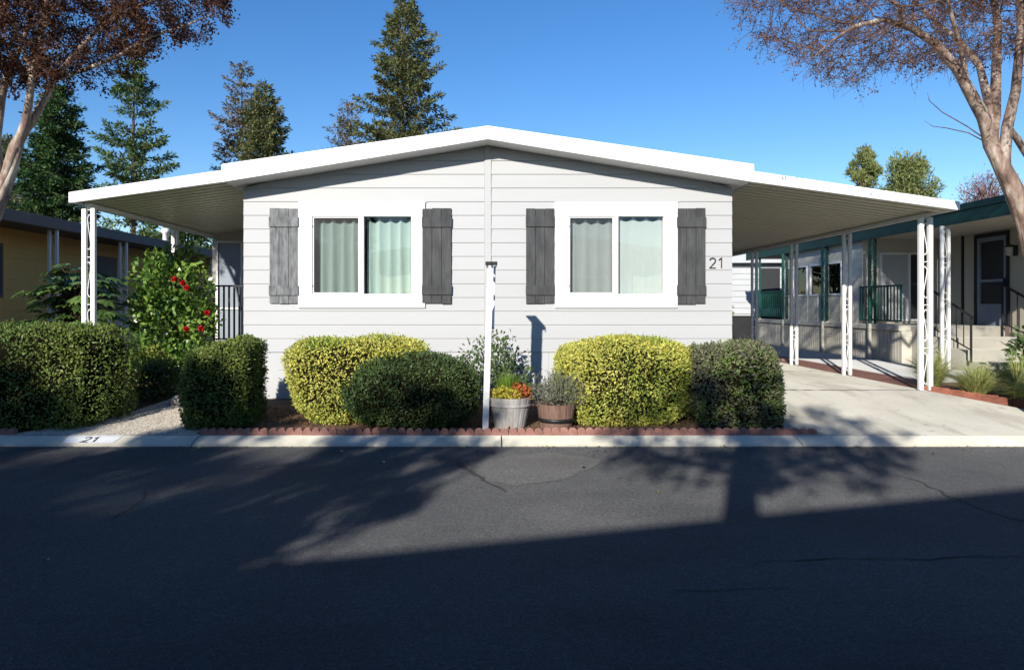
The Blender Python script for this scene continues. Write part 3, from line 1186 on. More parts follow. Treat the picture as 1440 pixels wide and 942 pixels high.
def window(wx0, wx1, label, screen_left=True):
    """casing, frame, two lights, an insect screen on the left one"""
    zb, zt = CAM_H + (430 - 433) * YW / F, CAM_H + (430 - 285) * YW / F
    cx = lambda px: (px - 686) * YW / F
    w = link('window', None, home, ((wx0 + wx1) / 2, YW, zb))
    mb = MB()
    cw = .165
    y0, y1 = YW - .042, YW - .0005
    i0, i1, iz0, iz1 = wx0 + cw, wx1 - cw, zb + .165, zt - .165
    mb.box(wx0, wx1, y0, y1, zb, iz0)
    mb.box(wx0, wx1, y0, y1, iz1, zt)
    mb.box(wx0, i0, y0, y1, iz0 + .001, iz1 - .001)
    mb.box(i1, wx1, y0, y1, iz0 + .001, iz1 - .001)
    mb.build('casing', 'white', w, bevel=.003)
    mb = MB()
    mb.box(wx0 + .02, wx1 - .02, YW - .018, YW - .001, zb - .012, zb - .001)
    mb.build('drip_trim', 'siding', w)
    MB().box(wx0 - .0, wx1 + .03, YW - .016, YW - .001, zt + .001, zt + .012).build('drip_trim', 'siding', w)
    # vinyl frame inside the casing
    f = .045
    mid = (i0 + i1) / 2
    mb = MB()
    ya, yb = YW - .03, YW + .06
    mb.box(i0 + .001, i1 - .001, ya, yb, iz0 + .001, iz0 + f)
    mb.box(i0 + .001, i1 - .001, ya, yb, iz1 - f, iz1 - .001)
    mb.box(i0 + .001, i0 + f, ya, yb, iz0 + f + .001, iz1 - f - .001)
    mb.box(i1 - f, i1 - .001, ya, yb, iz0 + f + .001, iz1 - f - .001)
    mb.box(mid - .032, mid + .032, ya - .004, yb, iz0 + f + .001, iz1 - f - .001)
    mb.build('frame', 'white', w, bevel=.003)
    # sliding sash on the left
    mb = MB()
    a, b, c, d_ = i0 + f + .002, mid - .034, iz0 + f + .003, iz1 - f - .003
    s = .018
    for q in ((a, b, c, c + s), (a, b, d_ - s, d_), (a, a + s, c + s, d_ - s), (b - s, b, c + s, d_ - s)):
        mb.box(q[0], q[1], YW - .012, YW + .02, q[2], q[3])
    mb.build('sash', 'white', w)
    mb = MB()
    mb.box(a - .012, a + .006, YW - .024, YW - .012, c + .1, c + .13)
    mb.build('latch', 'blackmetal', w)
    MB().box(a - .012, a + .006, YW - .024, YW - .012, d_ - .16, d_ - .13).build('latch', 'blackmetal', w)
    MB().box(a + s, b - s, YW + .0, YW + .004, c + s, d_ - s).build('pane', 'glass', w)
    MB().box(mid + .034, i1 - f - .002, YW + .02, YW + .024, c, d_).build('pane', 'glass', w)
    sc_ = MB()
    sc_.quad((a + s, YW - .009, c + s), (b - s, YW - .009, c + s), (b - s, YW - .009, d_ - s), (a + s, YW - .009, d_ - s))
    sc_.build('insect_screen', 'screen', w)
    return (a, b, mid, i1 - f, c, d_)


cxx = lambda px: (px - 686) * YW / F
wl = window(cxx(420), cxx(598), None)
wr = window(cxx(780), cxx(952), None)


def curtain(label, x0, x1, z0, z1, y, folds, amp, seed, dip=.03, mat='curtain'):
    r_ = random.Random(seed)
    n = 90
    root = None
    us = [i / n for i in range(n + 1)]
    ph = [r_.uniform(-.5, .5) for _ in range(8)]
    V, Q = [], []
    zs = np.linspace(0, 1, 9)
    for j, t in enumerate(zs):
        for u in us:
            w = u * folds * 2 * math.pi + ph[0] + .6 * math.sin(u * 5 + ph[1]) + .25 * math.sin(t * 2 + u * 9)
            yy = y + amp * math.cos(w) * (.75 + .35 * t) + .3 * amp * math.sin(w * .5 + ph[2])
            top = z1 - dip * (.5 + .5 * math.cos(w))
            V.append((x0 + (x1 - x0) * u + .012 * math.sin(w) * (1 - t) - (.0 if t < .5 else .01 * t * math.sin(u * 7)), yy, top + (z0 - top) * t))
    m = n + 1
    for j in range(8):
        for i in range(n):
            Q.append((j * m + i, j * m + i + 1, (j + 1) * m + i + 1, (j + 1) * m + i))
    o = np_mesh('curtain', V, Q, mat, None, ((x0 + x1) / 2, y, z0))
    o.data.polygons.foreach_set('use_smooth', [True] * len(o.data.polygons))
    return tag(o, label, 'curtain')


a, b, mid, e, zc, zd = wl
curtain('seafoam curtain behind the insect screen of the window left of the white post', a + .06, b + .02, zc - .05, zd - .03, YW + .13, 4.5, .03, 1, .05)
curtain('bright seafoam curtain in the right-hand light of the window left of the white post', mid + .05, e + .05, zc - .05, zd - .02, YW + .13, 5, .028, 2, .06)
a, b, mid, e, zc, zd = wr
curtain('grey-green curtain behind the screened half of the window beside house number', a + .02, b + .02, zc - .05, zd - .03, YW + .14, 4, .03, 3, .07, 'curtain_pale')
curtain('pale mint curtain in the clear half of the window beside house number', mid + .0, e + .05, zc - .05, zd - .0, YW + .10, 4, .018, 4, .06, 'curtain_pale')


def shutter(px0, px1, mat, label, seed):
    r_ = random.Random(seed)
    z0, z1 = CAM_H + (430 - 427) * YW / F, CAM_H + (430 - 293.5) * YW / F
    x0, x1 = cxx(px0), cxx(px1)
    s = MB()
    w = (x1 - x0) / 3
    for k in range(3):
        s.box(x0 + w * k + .002, x0 + w * (k + 1) - .002, YW - .040 - r_.uniform(0, .005), YW - .018, z0 + r_.uniform(-.012, .008), z1 + r_.uniform(-.008, .006))
    o = s.build('shutter', mat, home, ((x0 + x1) / 2, YW, z0), bevel=.004)
    o['label'] = label
    for za, zb in ((.13, .275), (1.14, 1.29)):
        t = r_.uniform(-.006, .006)
        MB().box(x0 - .004, x1 + .006, YW - .064, YW - .0455, z0 + za + t, z0 + zb + t).build('batten', mat, o, bevel=.004)


shutter(380, 420.5, 'shutter_light', 'weathered silver-grey board shutter', 1)
shutter(594, 635, 'shutter', 'charcoal board-and-batten shutter', 2)
shutter(739.5, 779, 'shutter', 'charcoal board-and-batten shutter', 3)
shutter(951, 991, 'shutter', 'charcoal board-and-batten shutter', 4)

# screened porch end under the porch awning
pw = MB()
pw.box(-5.78, -3.69, 14.5, 14.56, 2.98, 3.45)
pw.box(-5.84, -5.76, 14.47, 14.56, .3, 3.2)
pw.build('porch_end_wall', 'beige_light', home)
pp = MB()
pp.box(-5.74, -5.24, 14.50, 14.54, .3, 2.96)
pp.box(-5.20, -3.7, 14.50, 14.54, .3, 2.96)
ppo = pp.build('porch_panel', 'bluegrey', home)
fr = MB()
fr.box(-5.755, -3.7, 14.46, 14.495, 2.93, 2.975)
fr.box(-5.755, -5.72, 14.46, 14.495, .3, 2.92)
fr.box(-5.24, -5.20, 14.47, 14.495, .3, 2.92)
fr.box(-5.715, -3.7, 14.47, 14.495, 1.52, 1.56)
fr.build('panel_frame', 'white', ppo)
st = MB()
st.box(-4.85, -3.69, 12.6, 14.45, .25, .95)
st.box(-4.95, -3.69, 12.25, 12.6, .25, .62)
st.build('porch_deck', 'walk', home)

pr_ = thing('porch_railing', 'black iron railing on the porch beside the camellia', 'railing', (-4.7, 12.3, .62))
rl = MB()
xa, xb, y = -4.98, -4.42, 12.4
rl.bar((xa, y, 1.96), (xb, y, 1.96), .04, .03)
rl.bar((xb, y, 1.96), (xb, y + 1.6, 1.98), .04, .03)
rl.build('handrail', 'iron', pr_)
MB().bar((xa, y, 1.0), (xb, y, 1.0), .025).bar((xb, y, 1.0), (xb, y + 1.6, 1.0), .025).build('bottom_rail', 'iron', pr_)
for x in (xa, xb):
    MB().bar((x, y, .3 if x == xa else .62), (x, y, 2.0), .04).build('newel', 'iron', pr_)
bl = MB()
for i in range(1, 6):
    bl.bar((xa + (xb - xa) * i / 6, y, 1.0), (xa + (xb - xa) * i / 6, y, 1.96), .028)
for i in range(1, 13):
    bl.bar((xb, y + 1.6 * i / 12, 1.02), (xb, y + 1.6 * i / 12, 1.97), .02)
bl.build('balusters', 'iron', pr_)

# porch awning on the left
aw = thing('porch_awning', 'white aluminium awning over the porch on scrolled posts', 'awning', (-5.8, 9.8, .25))
mb = MB()
ribbed(mb, -3.83, 3.39, -5.96, 3.10, YF + .05, 14.6)
mb.build('roof_pan', 'soffit', aw)
mb = MB()
o4 = [(-6.0, 3.075), (-3.828, 3.372), (-3.828, 3.548), (-6.0, 3.235)]
mb.prism(o4, YF + .003, YF + .045)
mb.box(-6.03, -5.99, YF + .01, 14.62, 3.08, 3.235)
mb.build('fascia', 'roofwhite', aw, bevel=.012)
MB().box(-5.88, -5.81, YF + .16, 14.5, 3.03, 3.098).build('beam', 'postwhite', aw)
for (x, y, al) in ((-5.84, 10.0, 'x'), (-5.84, 12.75, 'y')):
    post(aw, (x, y, .25), 2.775, 'postwhite', .13, .062, al)

# carport on the right
cp = thing('carport', 'white aluminium carport with ribbed ceiling over the concrete driveway', 'carport', (6.6, 10.2, .33))
mb = MB()
ribbed(mb, 3.83, 3.385, 6.72, 2.99, YF + .05, 21.5)
mb.build('roof_pan', 'soffit', cp)
mb = MB()
o4 = [(3.828, 3.372), (6.76, 2.972), (6.76, 3.10), (3.828, 3.535)]
mb.prism(o4, YF + .003, YF + .045)
mb.box(6.75, 6.79, YF + .01, 21.52, 2.975, 3.10)
mb.build('fascia', 'roofwhite', cp, bevel=.012)
MB().box(6.57, 6.64, YF + .42, 21.4, 2.935, 2.992).build('beam', 'postwhite', cp)
for i, y in enumerate((10.3, 12.55, 14.72, 16.9, 19.1)):
    post(cp, (6.6, y, .33), 2.60, 'postwhite', .14 if i == 0 else .115, .062 if i == 0 else .052, 'x')

# ------------------------------------------------------------------ tan house on the left
nh = thing('tan_house', 'tan lap-sided house with brown eaves and white posts, beyond the fatsia', 'house', (-9.6, 12, .24))
mb = MB()
lap_rows(mb, [(.9 + .2 * k, 1.1 + .2 * k) for k in range(11)], lambda a, b: [(9.0, 27, 9.0, 27)], lambda u, w, z: (-9.0 + w, u, z), .015)
mb.box(-15, -9.005, 9.0, 27, .2, 3.05)
mb.build('wall', 'tan', nh)
MB().box(-9.03, -8.985, 9.02, 27, .2, .9).build('skirting', 'tan', nh)
mb = MB()
mb.prism([(-15, 3.05), (-8.0, 3.05), (-8.0, 3.16), (-11.5, 3.55), (-15, 3.5)], 8.9, 27.2)
rf = mb.build('roof', 'brown', nh)
MB().box(-8.0, -7.955, 8.85, 27.25, 3.01, 3.16).build('fascia', 'brown', rf, bevel=.01)
MB().box(-8.0, -7.965, 8.88, 27.22, 3.162, 3.215).build('gutter', 'brown', rf)
for y in (10.6, 12.75, 15.2, 17.7, 20.2):
    post(nh, (-8.12, y, .24), 2.78, 'postwhite', .14, .05, 'x')
for ya, yb in ((11.0, 12.62), (15.5, 16.5)):
    w = MB()
    w.box(-8.99, -8.955, ya, yb, 1.75, 2.75)
    wo = w.build('window', 'brown', nh)
    MB().box(-8.96, -8.948, ya + .06, yb - .06, 1.81, 2.69).build('pane', 'darkscreen', wo)
sk = MB()
sk.box(-8.9, -8.4, 15.3, 15.9, 3.2, 3.30)
so = sk.build('skylight', 'brown', nh, bevel=.02)
sk = MB()
sk.box(-8.85, -8.45, 15.35, 15.85, 3.302, 3.33)
sk.build('skylight_lens', 'lampglass', so, bevel=.02)
for (x, y, s_) in ((-8.5, 18.0, 1), (-8.35, 22.0, 1.3)):
    v_ = MB()
    v_.lathe([(.001, .5 * s_), (.10 * s_, .48 * s_), (.12 * s_, .38 * s_), (.07 * s_, .36 * s_), (.07 * s_, 0)], (x, y, 3.15), 14)
    v_.build('roof_vent', 'postwhite', nh, smooth=True)

pf = thing('picket_fence', 'white picket fence between the fatsia and the camellia', 'fence', (-7.6, 14.5, .24))
for k in range(13):
    t = k / 12
    p = Vector((-8.0 + 1.2 * t, 13.6 + 1.2 * t, .24))
    m_ = MB()
    m_.prism([(-.035, .05), (.035, .05), (.035, 1.15), (0, 1.22), (-.035, 1.15)], -.01, .01, lambda u, w, z: (p.x + u, p.y + w, p.z + z))
    m_.build('picket', 'postwhite', pf)
MB().bar((-8.0, 13.625, .55), (-6.8, 14.825, .55), .02, .07).bar((-8.0, 13.625, 1.2), (-6.8, 14.825, 1.2), .02, .07).build('rail', 'postwhite', pf)

# ------------------------------------------------------------------ green-trimmed house on the right
gh = thing('green_trimmed_house', 'beige mobile home with green fascia, green posts and a shaded porch', 'house', (9.3, 16, .3))
XF, XW, XP, PZ = 9.2, 9.32, 11.2, 1.16
# eave fascia and roof
mb = MB()
mb.prism([(XF, 3.25), (16.5, 3.25), (16.5, 3.5), (13, 3.9), (XF, 3.55)], 10.4, 24.2)
rf = mb.build('roof', 'beige_light', gh)
MB().box(XF - .045, XF, 10.36, 24.22, 3.2, 3.55).build('fascia', 'green_dark', rf, bevel=.008)
MB().box(XF - .075, XF - .046, 10.34, 24.23, 3.44, 3.565).build('gutter', 'green_dark', rf, bevel=.008)
# window wall (with boards under and panes above)
mb = MB()
y0, y1 = 17.0, 21.5
zs0, zs1 = 1.88, 2.78
mb.box(XW, XW + .12, y0, y1, PZ, zs0)
mb.box(XW, XW + .12, y0, y1, zs1, 3.25)
wins = [(17.95, 18.75), (18.9, 19.75), (19.9, 20.7), (20.8, 21.4)]
edges = [y0] + [e for w in wins for e in w] + [y1]
for a, b in zip(edges[0::2], edges[1::2]):
    mb.box(XW, XW + .12, a, b, zs0 + .001, zs1 - .001)
mb.box(XW + .121, XP - .001, y0 + .002, y0 + .1, PZ, 3.249)
for yy in np.arange(17.4, 21.5, .62):
    mb.box(XW - .012, XW, yy, yy + .05, PZ, zs0)
mb.build('wall', 'beige_light', gh)
for a, b in wins:
    w = MB()
    for q in ((a, b, zs0, zs0 + .05), (a, b, zs1 - .05, zs1), (a, a + .05, zs0 + .05, zs1 - .05), (b - .05, b, zs0 + .05, zs1 - .05)):
        w.box(XW - .025, XW + .06, q[0], q[1], q[2], q[3])
    wo = w.build('window', 'postwhite', gh)
    MB().box(XW + .02, XW + .026, a + .05, b - .05, zs0 + .05, zs1 - .05).build('pane', 'glass', wo)
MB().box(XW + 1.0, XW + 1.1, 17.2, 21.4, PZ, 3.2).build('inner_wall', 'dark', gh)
# porch wall with the doors
mb = MB()
DY0, DY1 = 14.72, 15.62
mb.box(XP, XP + .12, 10.4, DY0 - .07, .3, 3.25)
mb.box(XP, XP + .12, DY1 + .07, 17.0, .3, 3.25)
mb.box(XP + .001, XP + .12, DY0 - .07, DY1 + .07, 3.22, 3.25)
mb.box(XP + .12, 16, 10.4, 10.5, .3, 3.25)
mb.build('porch_wall', 'beige', gh)
dr_ = MB()
for q in ((DY0 - .07, DY0, PZ, 3.22), (DY1, DY1 + .07, PZ, 3.22), (DY0, DY1, 3.14, 3.22)):
    dr_.box(XP - .03, XP + .1, *q)
fo = dr_.build('door_frame', 'dark', gh)
dd = MB()
for q in ((DY0, DY0 + .09, PZ, 3.13), (DY1 - .09, DY1, PZ, 3.13), (DY0 + .09, DY1 - .09, PZ, PZ + .48), (DY0 + .09, DY1 - .09, 3.04, 3.13), (DY0 + .09, DY1 - .09, 2.13, 2.19)):
    dd.box(XP - .01, XP + .03, *q)
do = dd.build('screen_door', 'bluegrey', gh)
do['label'] = 'grey screen door with dark mesh'
MB().box(XP + .03, XP + .04, DY0 + .05, DY1 - .05, PZ + .4, 3.1).build('mesh_panel', 'darkscreen', do)
MB().box(XP - .05, XP - .012, DY0 + .03, DY0 + .06, 2.05, 2.2).build('handle', 'blackmetal', do)
MB().box(XP - .025, XP - .001, 16.05, 16.12, PZ, 3.24).build('wall_batten', 'dark', gh)
# sliding window facing the porch
sw = MB()
sx0, sx1, sz0, sz1 = 9.75, 11.05, PZ + .06, 2.92
for q in ((sx0, sx1, sz0, sz0 + .05), (sx0, sx1, sz1 - .05, sz1), (sx0, sx0 + .05, sz0 + .05, sz1 - .05), (sx1 - .05, sx1, sz0 + .05, sz1 - .05), (10.45, 10.5, sz0 + .05, sz1 - .05)):
    sw.box(q[0], q[1], 16.95, 16.999, q[2], q[3])
swo = sw.build('sliding_door', 'postwhite', gh)
MB().box(sx0 + .05, 10.45, 16.975, 16.985, sz0 + .05, sz1 - .05).build('curtained_pane', 'greyshed', swo)
MB().box(10.5, sx1 - .05, 16.97, 16.98, sz0 + .05, sz1 - .05).build('dark_pane', 'darkscreen', swo)
# deck, skirting
MB().box(XW - .14, XP, 15.25, 17.0, PZ - .12, PZ).box(XW - .14, XW, 17.0, 23.4, PZ - .12, PZ).build('deck_edge', 'beige_light', gh, bevel=.01)
mb = MB()
yy = 14.75
mb.box(XW - .09, XW - .07, 15.2, 23.3, .3, PZ - .12)
yy = 15.2
while yy < 23.2:
    mb.box(XW - .105, XW - .0905, yy, yy + .085, .3, PZ - .125)
    yy += .11
mb.box(XW - .07, XP, 15.2, 15.25, .3, PZ - .12)
mb.build('skirting', 'beige_light', gh)
for y in (13.7,):
    post(gh, (XF - .02, y, .3), 2.9, 'postwhite', .13, .055, 'x')
for y in (16.3, 18.6, 21.1, 23.2):
    post(gh, (XF - .02, y, .3), 2.9, 'iron_green', .13, .055, 'x', foot=.88)
rl = thing('porch_rail', 'green porch railing of upright balusters by the sliding door', 'railing', (XW, 16.1, PZ))
r_ = MB()
r_.bar((XW - .05, 15.3, 2.06), (XW - .05, 17.0, 2.06), .05, .04)
r_.build('top_rail', 'iron_green', rl)
MB().bar((XW - .05, 15.3, PZ + .1), (XW - .05, 17.0, PZ + .1), .035).build('bottom_rail', 'iron_green', rl)
r_ = MB()
for i in range(14):
    y = 15.32 + i * .128
    r_.bar((XW - .05, y, PZ + .1), (XW - .05, y, 2.05), .022 if i % 4 else .035)
r_.build('balusters', 'iron_green', rl)
rl = thing('porch_rail', 'teal railing at the far porch end, in front of the white house', 'railing', (XW, 23, PZ))
r_ = MB()
r_.bar((XW - .05, 21.6, 2.06), (XW - .05, 23.3, 2.06), .05, .04)
r_.build('top_rail', 'iron_green', rl)
MB().bar((XW - .05, 21.6, PZ + .1), (XW - .05, 23.3, PZ + .1), .035).build('bottom_rail', 'iron_green', rl)
r_ = MB()
for i in range(11):
    y = 21.62 + i * .15
    r_.bar((XW - .05, y, PZ + .1), (XW - .05, y, 2.05), .03)
r_.build('balusters', 'iron_green', rl)
# steps to the door
sp = thing('porch_steps', 'beige concrete steps with dark rails up to the screen door', 'steps', (10.2, 13.9, .3))
for i, (ya, z) in enumerate(((12.95, .52), (13.5, .73), (14.1, .94), (14.75, PZ))):
    MB().box(XW + .12, XP - .02, ya, 15.24 if i == 3 else (13.5, 14.1, 14.75)[i] + .02, .28, z - .001 * i).build('step', 'concrete', sp, bevel=.012)
for x, nm in ((XW + .06, 0), (XP - .12, 1)):
    h = MB()
    h.bar((x, 15.1, PZ + .92), (x, 14.7, PZ + .9), .035).bar((x, 14.7, PZ + .9), (x, 13.2, .55 + .82), .035)
    h.bar((x, 13.25, .5), (x, 13.25, 1.38), .03).bar((x, 14.7, .9), (x, 14.7, PZ + .9), .03)
    h.bar((x, 13.25, .74), (x, 14.7, 1.24), .02)
    for k in range(1, 7):
        yy = 13.25 + 1.45 * k / 7
        h.bar((x, yy, .72 + .5 * k / 7), (x, yy, 1.40 + .68 * k / 7), .014)
    h.build('handrail', 'iron', sp)
lm = thing('wall_lamp', 'small lantern on the beige wall beside the screen door', 'lamp', (XP, 14.47, 2.7))
MB().box(XP - .03, XP - .002, 14.42, 14.52, 2.66, 2.88).build('back_plate', 'blackmetal', lm)
MB().bar((XP - .02, 14.47, 2.87), (XP - .14, 14.47, 2.89), .02).lathe([(.001, .06), (.09, .0), (.085, -.015)], (XP - .15, 14.47, 2.86), 8).build('hood', 'blackmetal', lm)
MB().lathe([(.07, .0), (.055, -.17), (.001, -.19)], (XP - .15, 14.47, 2.84), 8).build('glass_shade', 'lampglass', lm)

sh = thing('white_house', 'white lap-sided house far behind the carport', 'house', (12, 27.5, .24))
mb = MB()
lap_rows(mb, [(1.28 + .23 * k, 1.51 + .23 * k) for k in range(9)], lambda a, b: [(8.0, 17, 8.0, 17)], lambda u, w, z: (u, 27.4 - w, z), .03)
mb.box(8.0, 17, 27.41, 33, 1.2, 3.35)
mb.build('wall', 'greyshed', sh)
MB().box(8.1, 17, 27.5, 33, .2, 1.2).build('skirting', 'dark', sh)
mb = MB()
mb.prism([(7.7, 3.3), (17.3, 3.3), (12.5, 4.1)], 27.0, 33.3)
mb.build('roof', 'greyshed', sh)
MB().box(10.95, 11.7, 27.33, 27.37, 1.5, 3.1).build('door', 'darkscreen', sh)

# ------------------------------------------------------------------ post in the bed
gp_ = thing('garden_post', 'slim white post with black bracket standing in the bed between the hedges', 'post', (-.02, 8.3, .12))
mb = MB()
mb.bar((-.03, 8.3, .1), (.035, 8.3, 2.12), .075)
mb.build('post', 'white', gp_, bevel=.004)
mb = MB()
mb.bar((.055, 8.62, 1.3), (.075, 8.62, 2.1), .05).bar((.06, 8.35, 1.32), (.07, 8.62, 1.62), .028).bar((.045, 8.3, 1.95), (.07, 8.62, 1.95), .03)
mb.build('brace', 'white', gp_)
mb = MB()
mb.box(-.03, .115, 8.26, 8.66, 2.12, 2.135)
mb.box(-.03, .115, 8.255, 8.275, 2.09, 2.119)
for x in (-.012, .045, .1):
    mb.tube([(x, 8.265, 2.12), (x, 8.23, 2.10), (x, 8.225, 2.075), (x, 8.245, 2.065)], .006, 6)
mb.build('bracket', 'blackmetal', gp_)
mb = MB()
mb.tube([(.078, 8.6, 1.74), (.078, 8.585, 1.69), (.078, 8.6, 1.67)], .008, 6)
mb.build('hook', 'blackmetal', gp_)

# ------------------------------------------------------------------ planters
def planter(name, label, c, rt, rb, h, mat, hoops):
    root = thing(name, label, 'planter', c)
    ns = 18
    n = ns * 6
    rf = lambda k: 1 - (.018 if k % 6 in (0,) else 0) + .004 * math.sin(k * 2.1)
    mb = MB()
    mb.lathe([(rb * .96, 0), (rb, .012), (rt, h), (rt - .03, h), (rt - .035, h - .06)], c, n, rf)
    mb.build('tub', mat, root)
    for z, hh in hoops:
        t = z / h
        r_ = rb + (rt - rb) * t
        r2 = rb + (rt - rb) * (z + hh) / h
        MB().lathe([(r_ + .0, 0), (r_ + .007, .002), (r2 + .007, hh), (r2, hh + .002)], (c[0], c[1], c[2] + z), 48).build('hoop', 'iron' if mat == 'tub_brown' else mat, root, smooth=True)
    MB().lathe([(.001, h - .045), (rt - .03, h - .05)], c, 24).build('soil', 'soil', root)
    return root


p1 = at(717.5, 600, 8.36)
planter('wooden_planter', 'whitewashed wooden tub planter beside the white post', (p1.x, 8.42, .10), .275, .19, .385, 'tub_grey', ((.27, .03),))
p2 = at(782, 598, 8.36)
planter('wooden_planter', 'brown half barrel planter with a dark hoop, of lavender', (p2.x, 8.36, .10), .235, .195, .31, 'tub_brown', ((.09, .05),))

# plants in the planters
def tuft(name, label, cat, c, n, h, spread, mat, w=.006, arch=.6, group=None, rad=.05):
    root = thing(name, label, cat, c, group)
    V, Q = [], []
    for k in range(n):
        a = random.uniform(0, 6.283)
        s = random.random() ** .6 * spread
        hh = h * random.uniform(.55, 1.1)
        b = Vector(c) + Vector((math.cos(a) * rad * random.random(), math.sin(a) * rad * random.random(), 0))
        out_ = Vector((math.cos(a), math.sin(a), 0)) * s
        side = Vector((-math.sin(a + random.uniform(-1, 1)), math.cos(a + random.uniform(-1, 1)), 0)) * w
        prevs = None
        for j in range(5):
            t = j / 4
            p = b + out_ * (t ** 1.6) + Vector((0, 0, hh * (t - arch * s / max(.01, spread) * .55 * t ** 3)))
            ww = side * (1 - t * .9)
            V += [tuple(p - ww), tuple(p + ww)]
            if j:
                i0 = len(V) - 4
                Q.append((i0, i0 + 1, i0 + 3, i0 + 2))
    np_mesh('blades', V, Q, mat, root)
    return root


zt = .10 + .385 - .04
tuft('fern', 'bright green upright feathery plant in the whitewashed tub', 'plant', (p1.x - .03, 8.46, zt), 420, .33, .14, 'fern', .007, .2, rad=.1)
blob_shrub('stonecrop', 'yellow-green succulents at the front of the whitewashed tub', 'plant', [(p1.x - .11, 8.33, zt + .06, .11, .11, .09), (p1.x + .03, 8.27, zt + .06, .1, .09, .09), (p1.x - .18, 8.4, zt + .05, .07, .09, .07)], 'sedum_yellow', 900, .045, (p1.x - .06, 8.34, zt), wide=.55, stems=4, stem_r=.006)
blob_shrub('stonecrop', 'orange-red succulents on the right side of the whitewashed tub', 'plant', [(p1.x + .14, 8.34, zt + .08, .11, .11, .10), (p1.x + .2, 8.44, zt + .05, .07, .1, .08), (p1.x + .06, 8.38, zt + .1, .08, .09, .09)], 'sedum_red', 900, .045, (p1.x + .14, 8.38, zt), wide=.55, stems=4, stem_r=.006)
zt2 = .10 + .31 - .04
root = blob_shrub('lavender', 'grey-green lavender spilling over the brown half barrel', 'plant', [(p2.x - .12, 8.36, zt2 + .14, .2, .2, .15), (p2.x + .13, 8.32, zt2 + .16, .24, .2, .17), (p2.x + .02, 8.4, zt2 + .2, .22, .2, .17), (p2.x + .24, 8.36, zt2 + .1, .12, .14, .13)], 'lavender', 2300, .05, (p2.x, 8.36, zt2), wide=.2, up=.55, stems=8, stem_r=.006)
fl = MB()
for k in range(46):
    x, y = p2.x + random.gauss(.06, .17), 8.38 + random.gauss(0, .1)
    z = zt2 + .2
    e = (x + random.gauss(.03, .06), y + random.gauss(0, .05), z + random.uniform(.1, .26))
    fl.tube([(x, y, z), ((x + e[0]) / 2, (y + e[1]) / 2, (z + e[2]) / 2 + .02), e], [.0025, .002, .005], 4)
fl.build('flower_spikes', 'lavender', root)

# ------------------------------------------------------------------ hedges, shrubs
hedge('hedge', 'large dark rectangular hedge beside the gravel path, in front of the tan house', 'hedge', -9.4, -4.62, 8.12, 9.25, .10, 1.33, 'hedge_green', 52000, 7, 0, .036, 1, ragged=.04)
hedge('hedge', 'squarish dark green hedge between the gravel path and the yellow-leaved hedge', 'hedge', -3.70, -2.88, 8.12, 9.05, .10, 1.14, 'hedge_green', 19000, 5, .02, .036, 2, lean=.05, dome=.03)
hedge('variegated_hedge', 'yellow-variegated hedge that widens upward, behind the low dark mound', 'hedge', -2.52, -.80, 8.35, 9.4, .10, 1.20, 'hedge_yellow', 28000, 4.2, .10, .034, 3, dome=.05)
hedge('hedge', 'low dark green mounded hedge left of the white post', 'hedge', -1.78, -.10, 8.02, 8.95, .08, 1.02, 'hedge_dark', 20000, 2.6, 0, .034, 4, dome=.10)
hedge('variegated_hedge', 'pale yellow variegated hedge with a rounded top right of the planters', 'hedge', 0.90, 2.58, 8.3, 9.4, .10, 1.17, 'hedge_yellow', 32000, 4.2, .07, .034, 5, dome=.05)
hedge('hedge', 'green and grey clipped hedge at the driveway corner', 'hedge', 2.52, 3.62, 8.14, 9.15, .08, 1.14, 'hedge_mixed', 18000, 4.5, 0, .042, 6, dome=.05)

cam = blob_shrub('camellia_bush', 'tall camellia bush with red flowers under the porch awning', 'shrub', [(-5.42, 11.7, 1.15, .62, .55, .75), (-5.25, 11.6, 1.75, .58, .5, .6), (-5.62, 11.75, 2.05, .5, .45, .5), (-5.3, 11.8, 2.3, .42, .4, .35), (-5.8, 11.6, 1.5, .35, .35, .4), (-4.95, 11.65, 1.35, .35, .35, .4), (-5.5, 11.5, .85, .45, .4, .35), (-5.2, 11.4, .6, .5, .4, .4), (-5.75, 11.5, .7, .35, .4, .4)], 'camellia', 8200, .095, (-5.4, 11.7, .25), wide=.6, stems=9, shell=.4, stem_r=.02)
for px, py in ((245, 393), (264, 405), (292, 440), (260, 463), (284, 462), (258, 398)):
    c = at(px, py, 11.06)
    c.y += random.uniform(-.05, .05)
    P = np.repeat(np.array([c]), 26, 0)
    U = rnd(26) * [1, .7, 1]
    V, Q = leaf_cards(P, U + [0, -.5, .1], rnd(26), np.full(26, .055), np.full(26, .05), .3)
    np_mesh('flower', V, Q, 'red', cam)
blob_shrub('yellow_green_shrub', 'small yellow-green shrub at the foot of the camellia', 'shrub', [(-5.05, 10.3, .75, .2, .2, .25), (-4.9, 10.35, .6, .2, .2, .2)], 'shrub_lime', 700, .07, (-5.0, 10.3, .25), stems=4)
blob_shrub('low_shrub', 'low dark shrub in shade along the gravel path', 'shrub', [(-4.7, 10.2, .5, .3, .25, .3), (-4.95, 10.0, .5, .3, .3, .3)], 'hedge_dark', 1600, .06, (-4.8, 10.1, .25), stems=4)
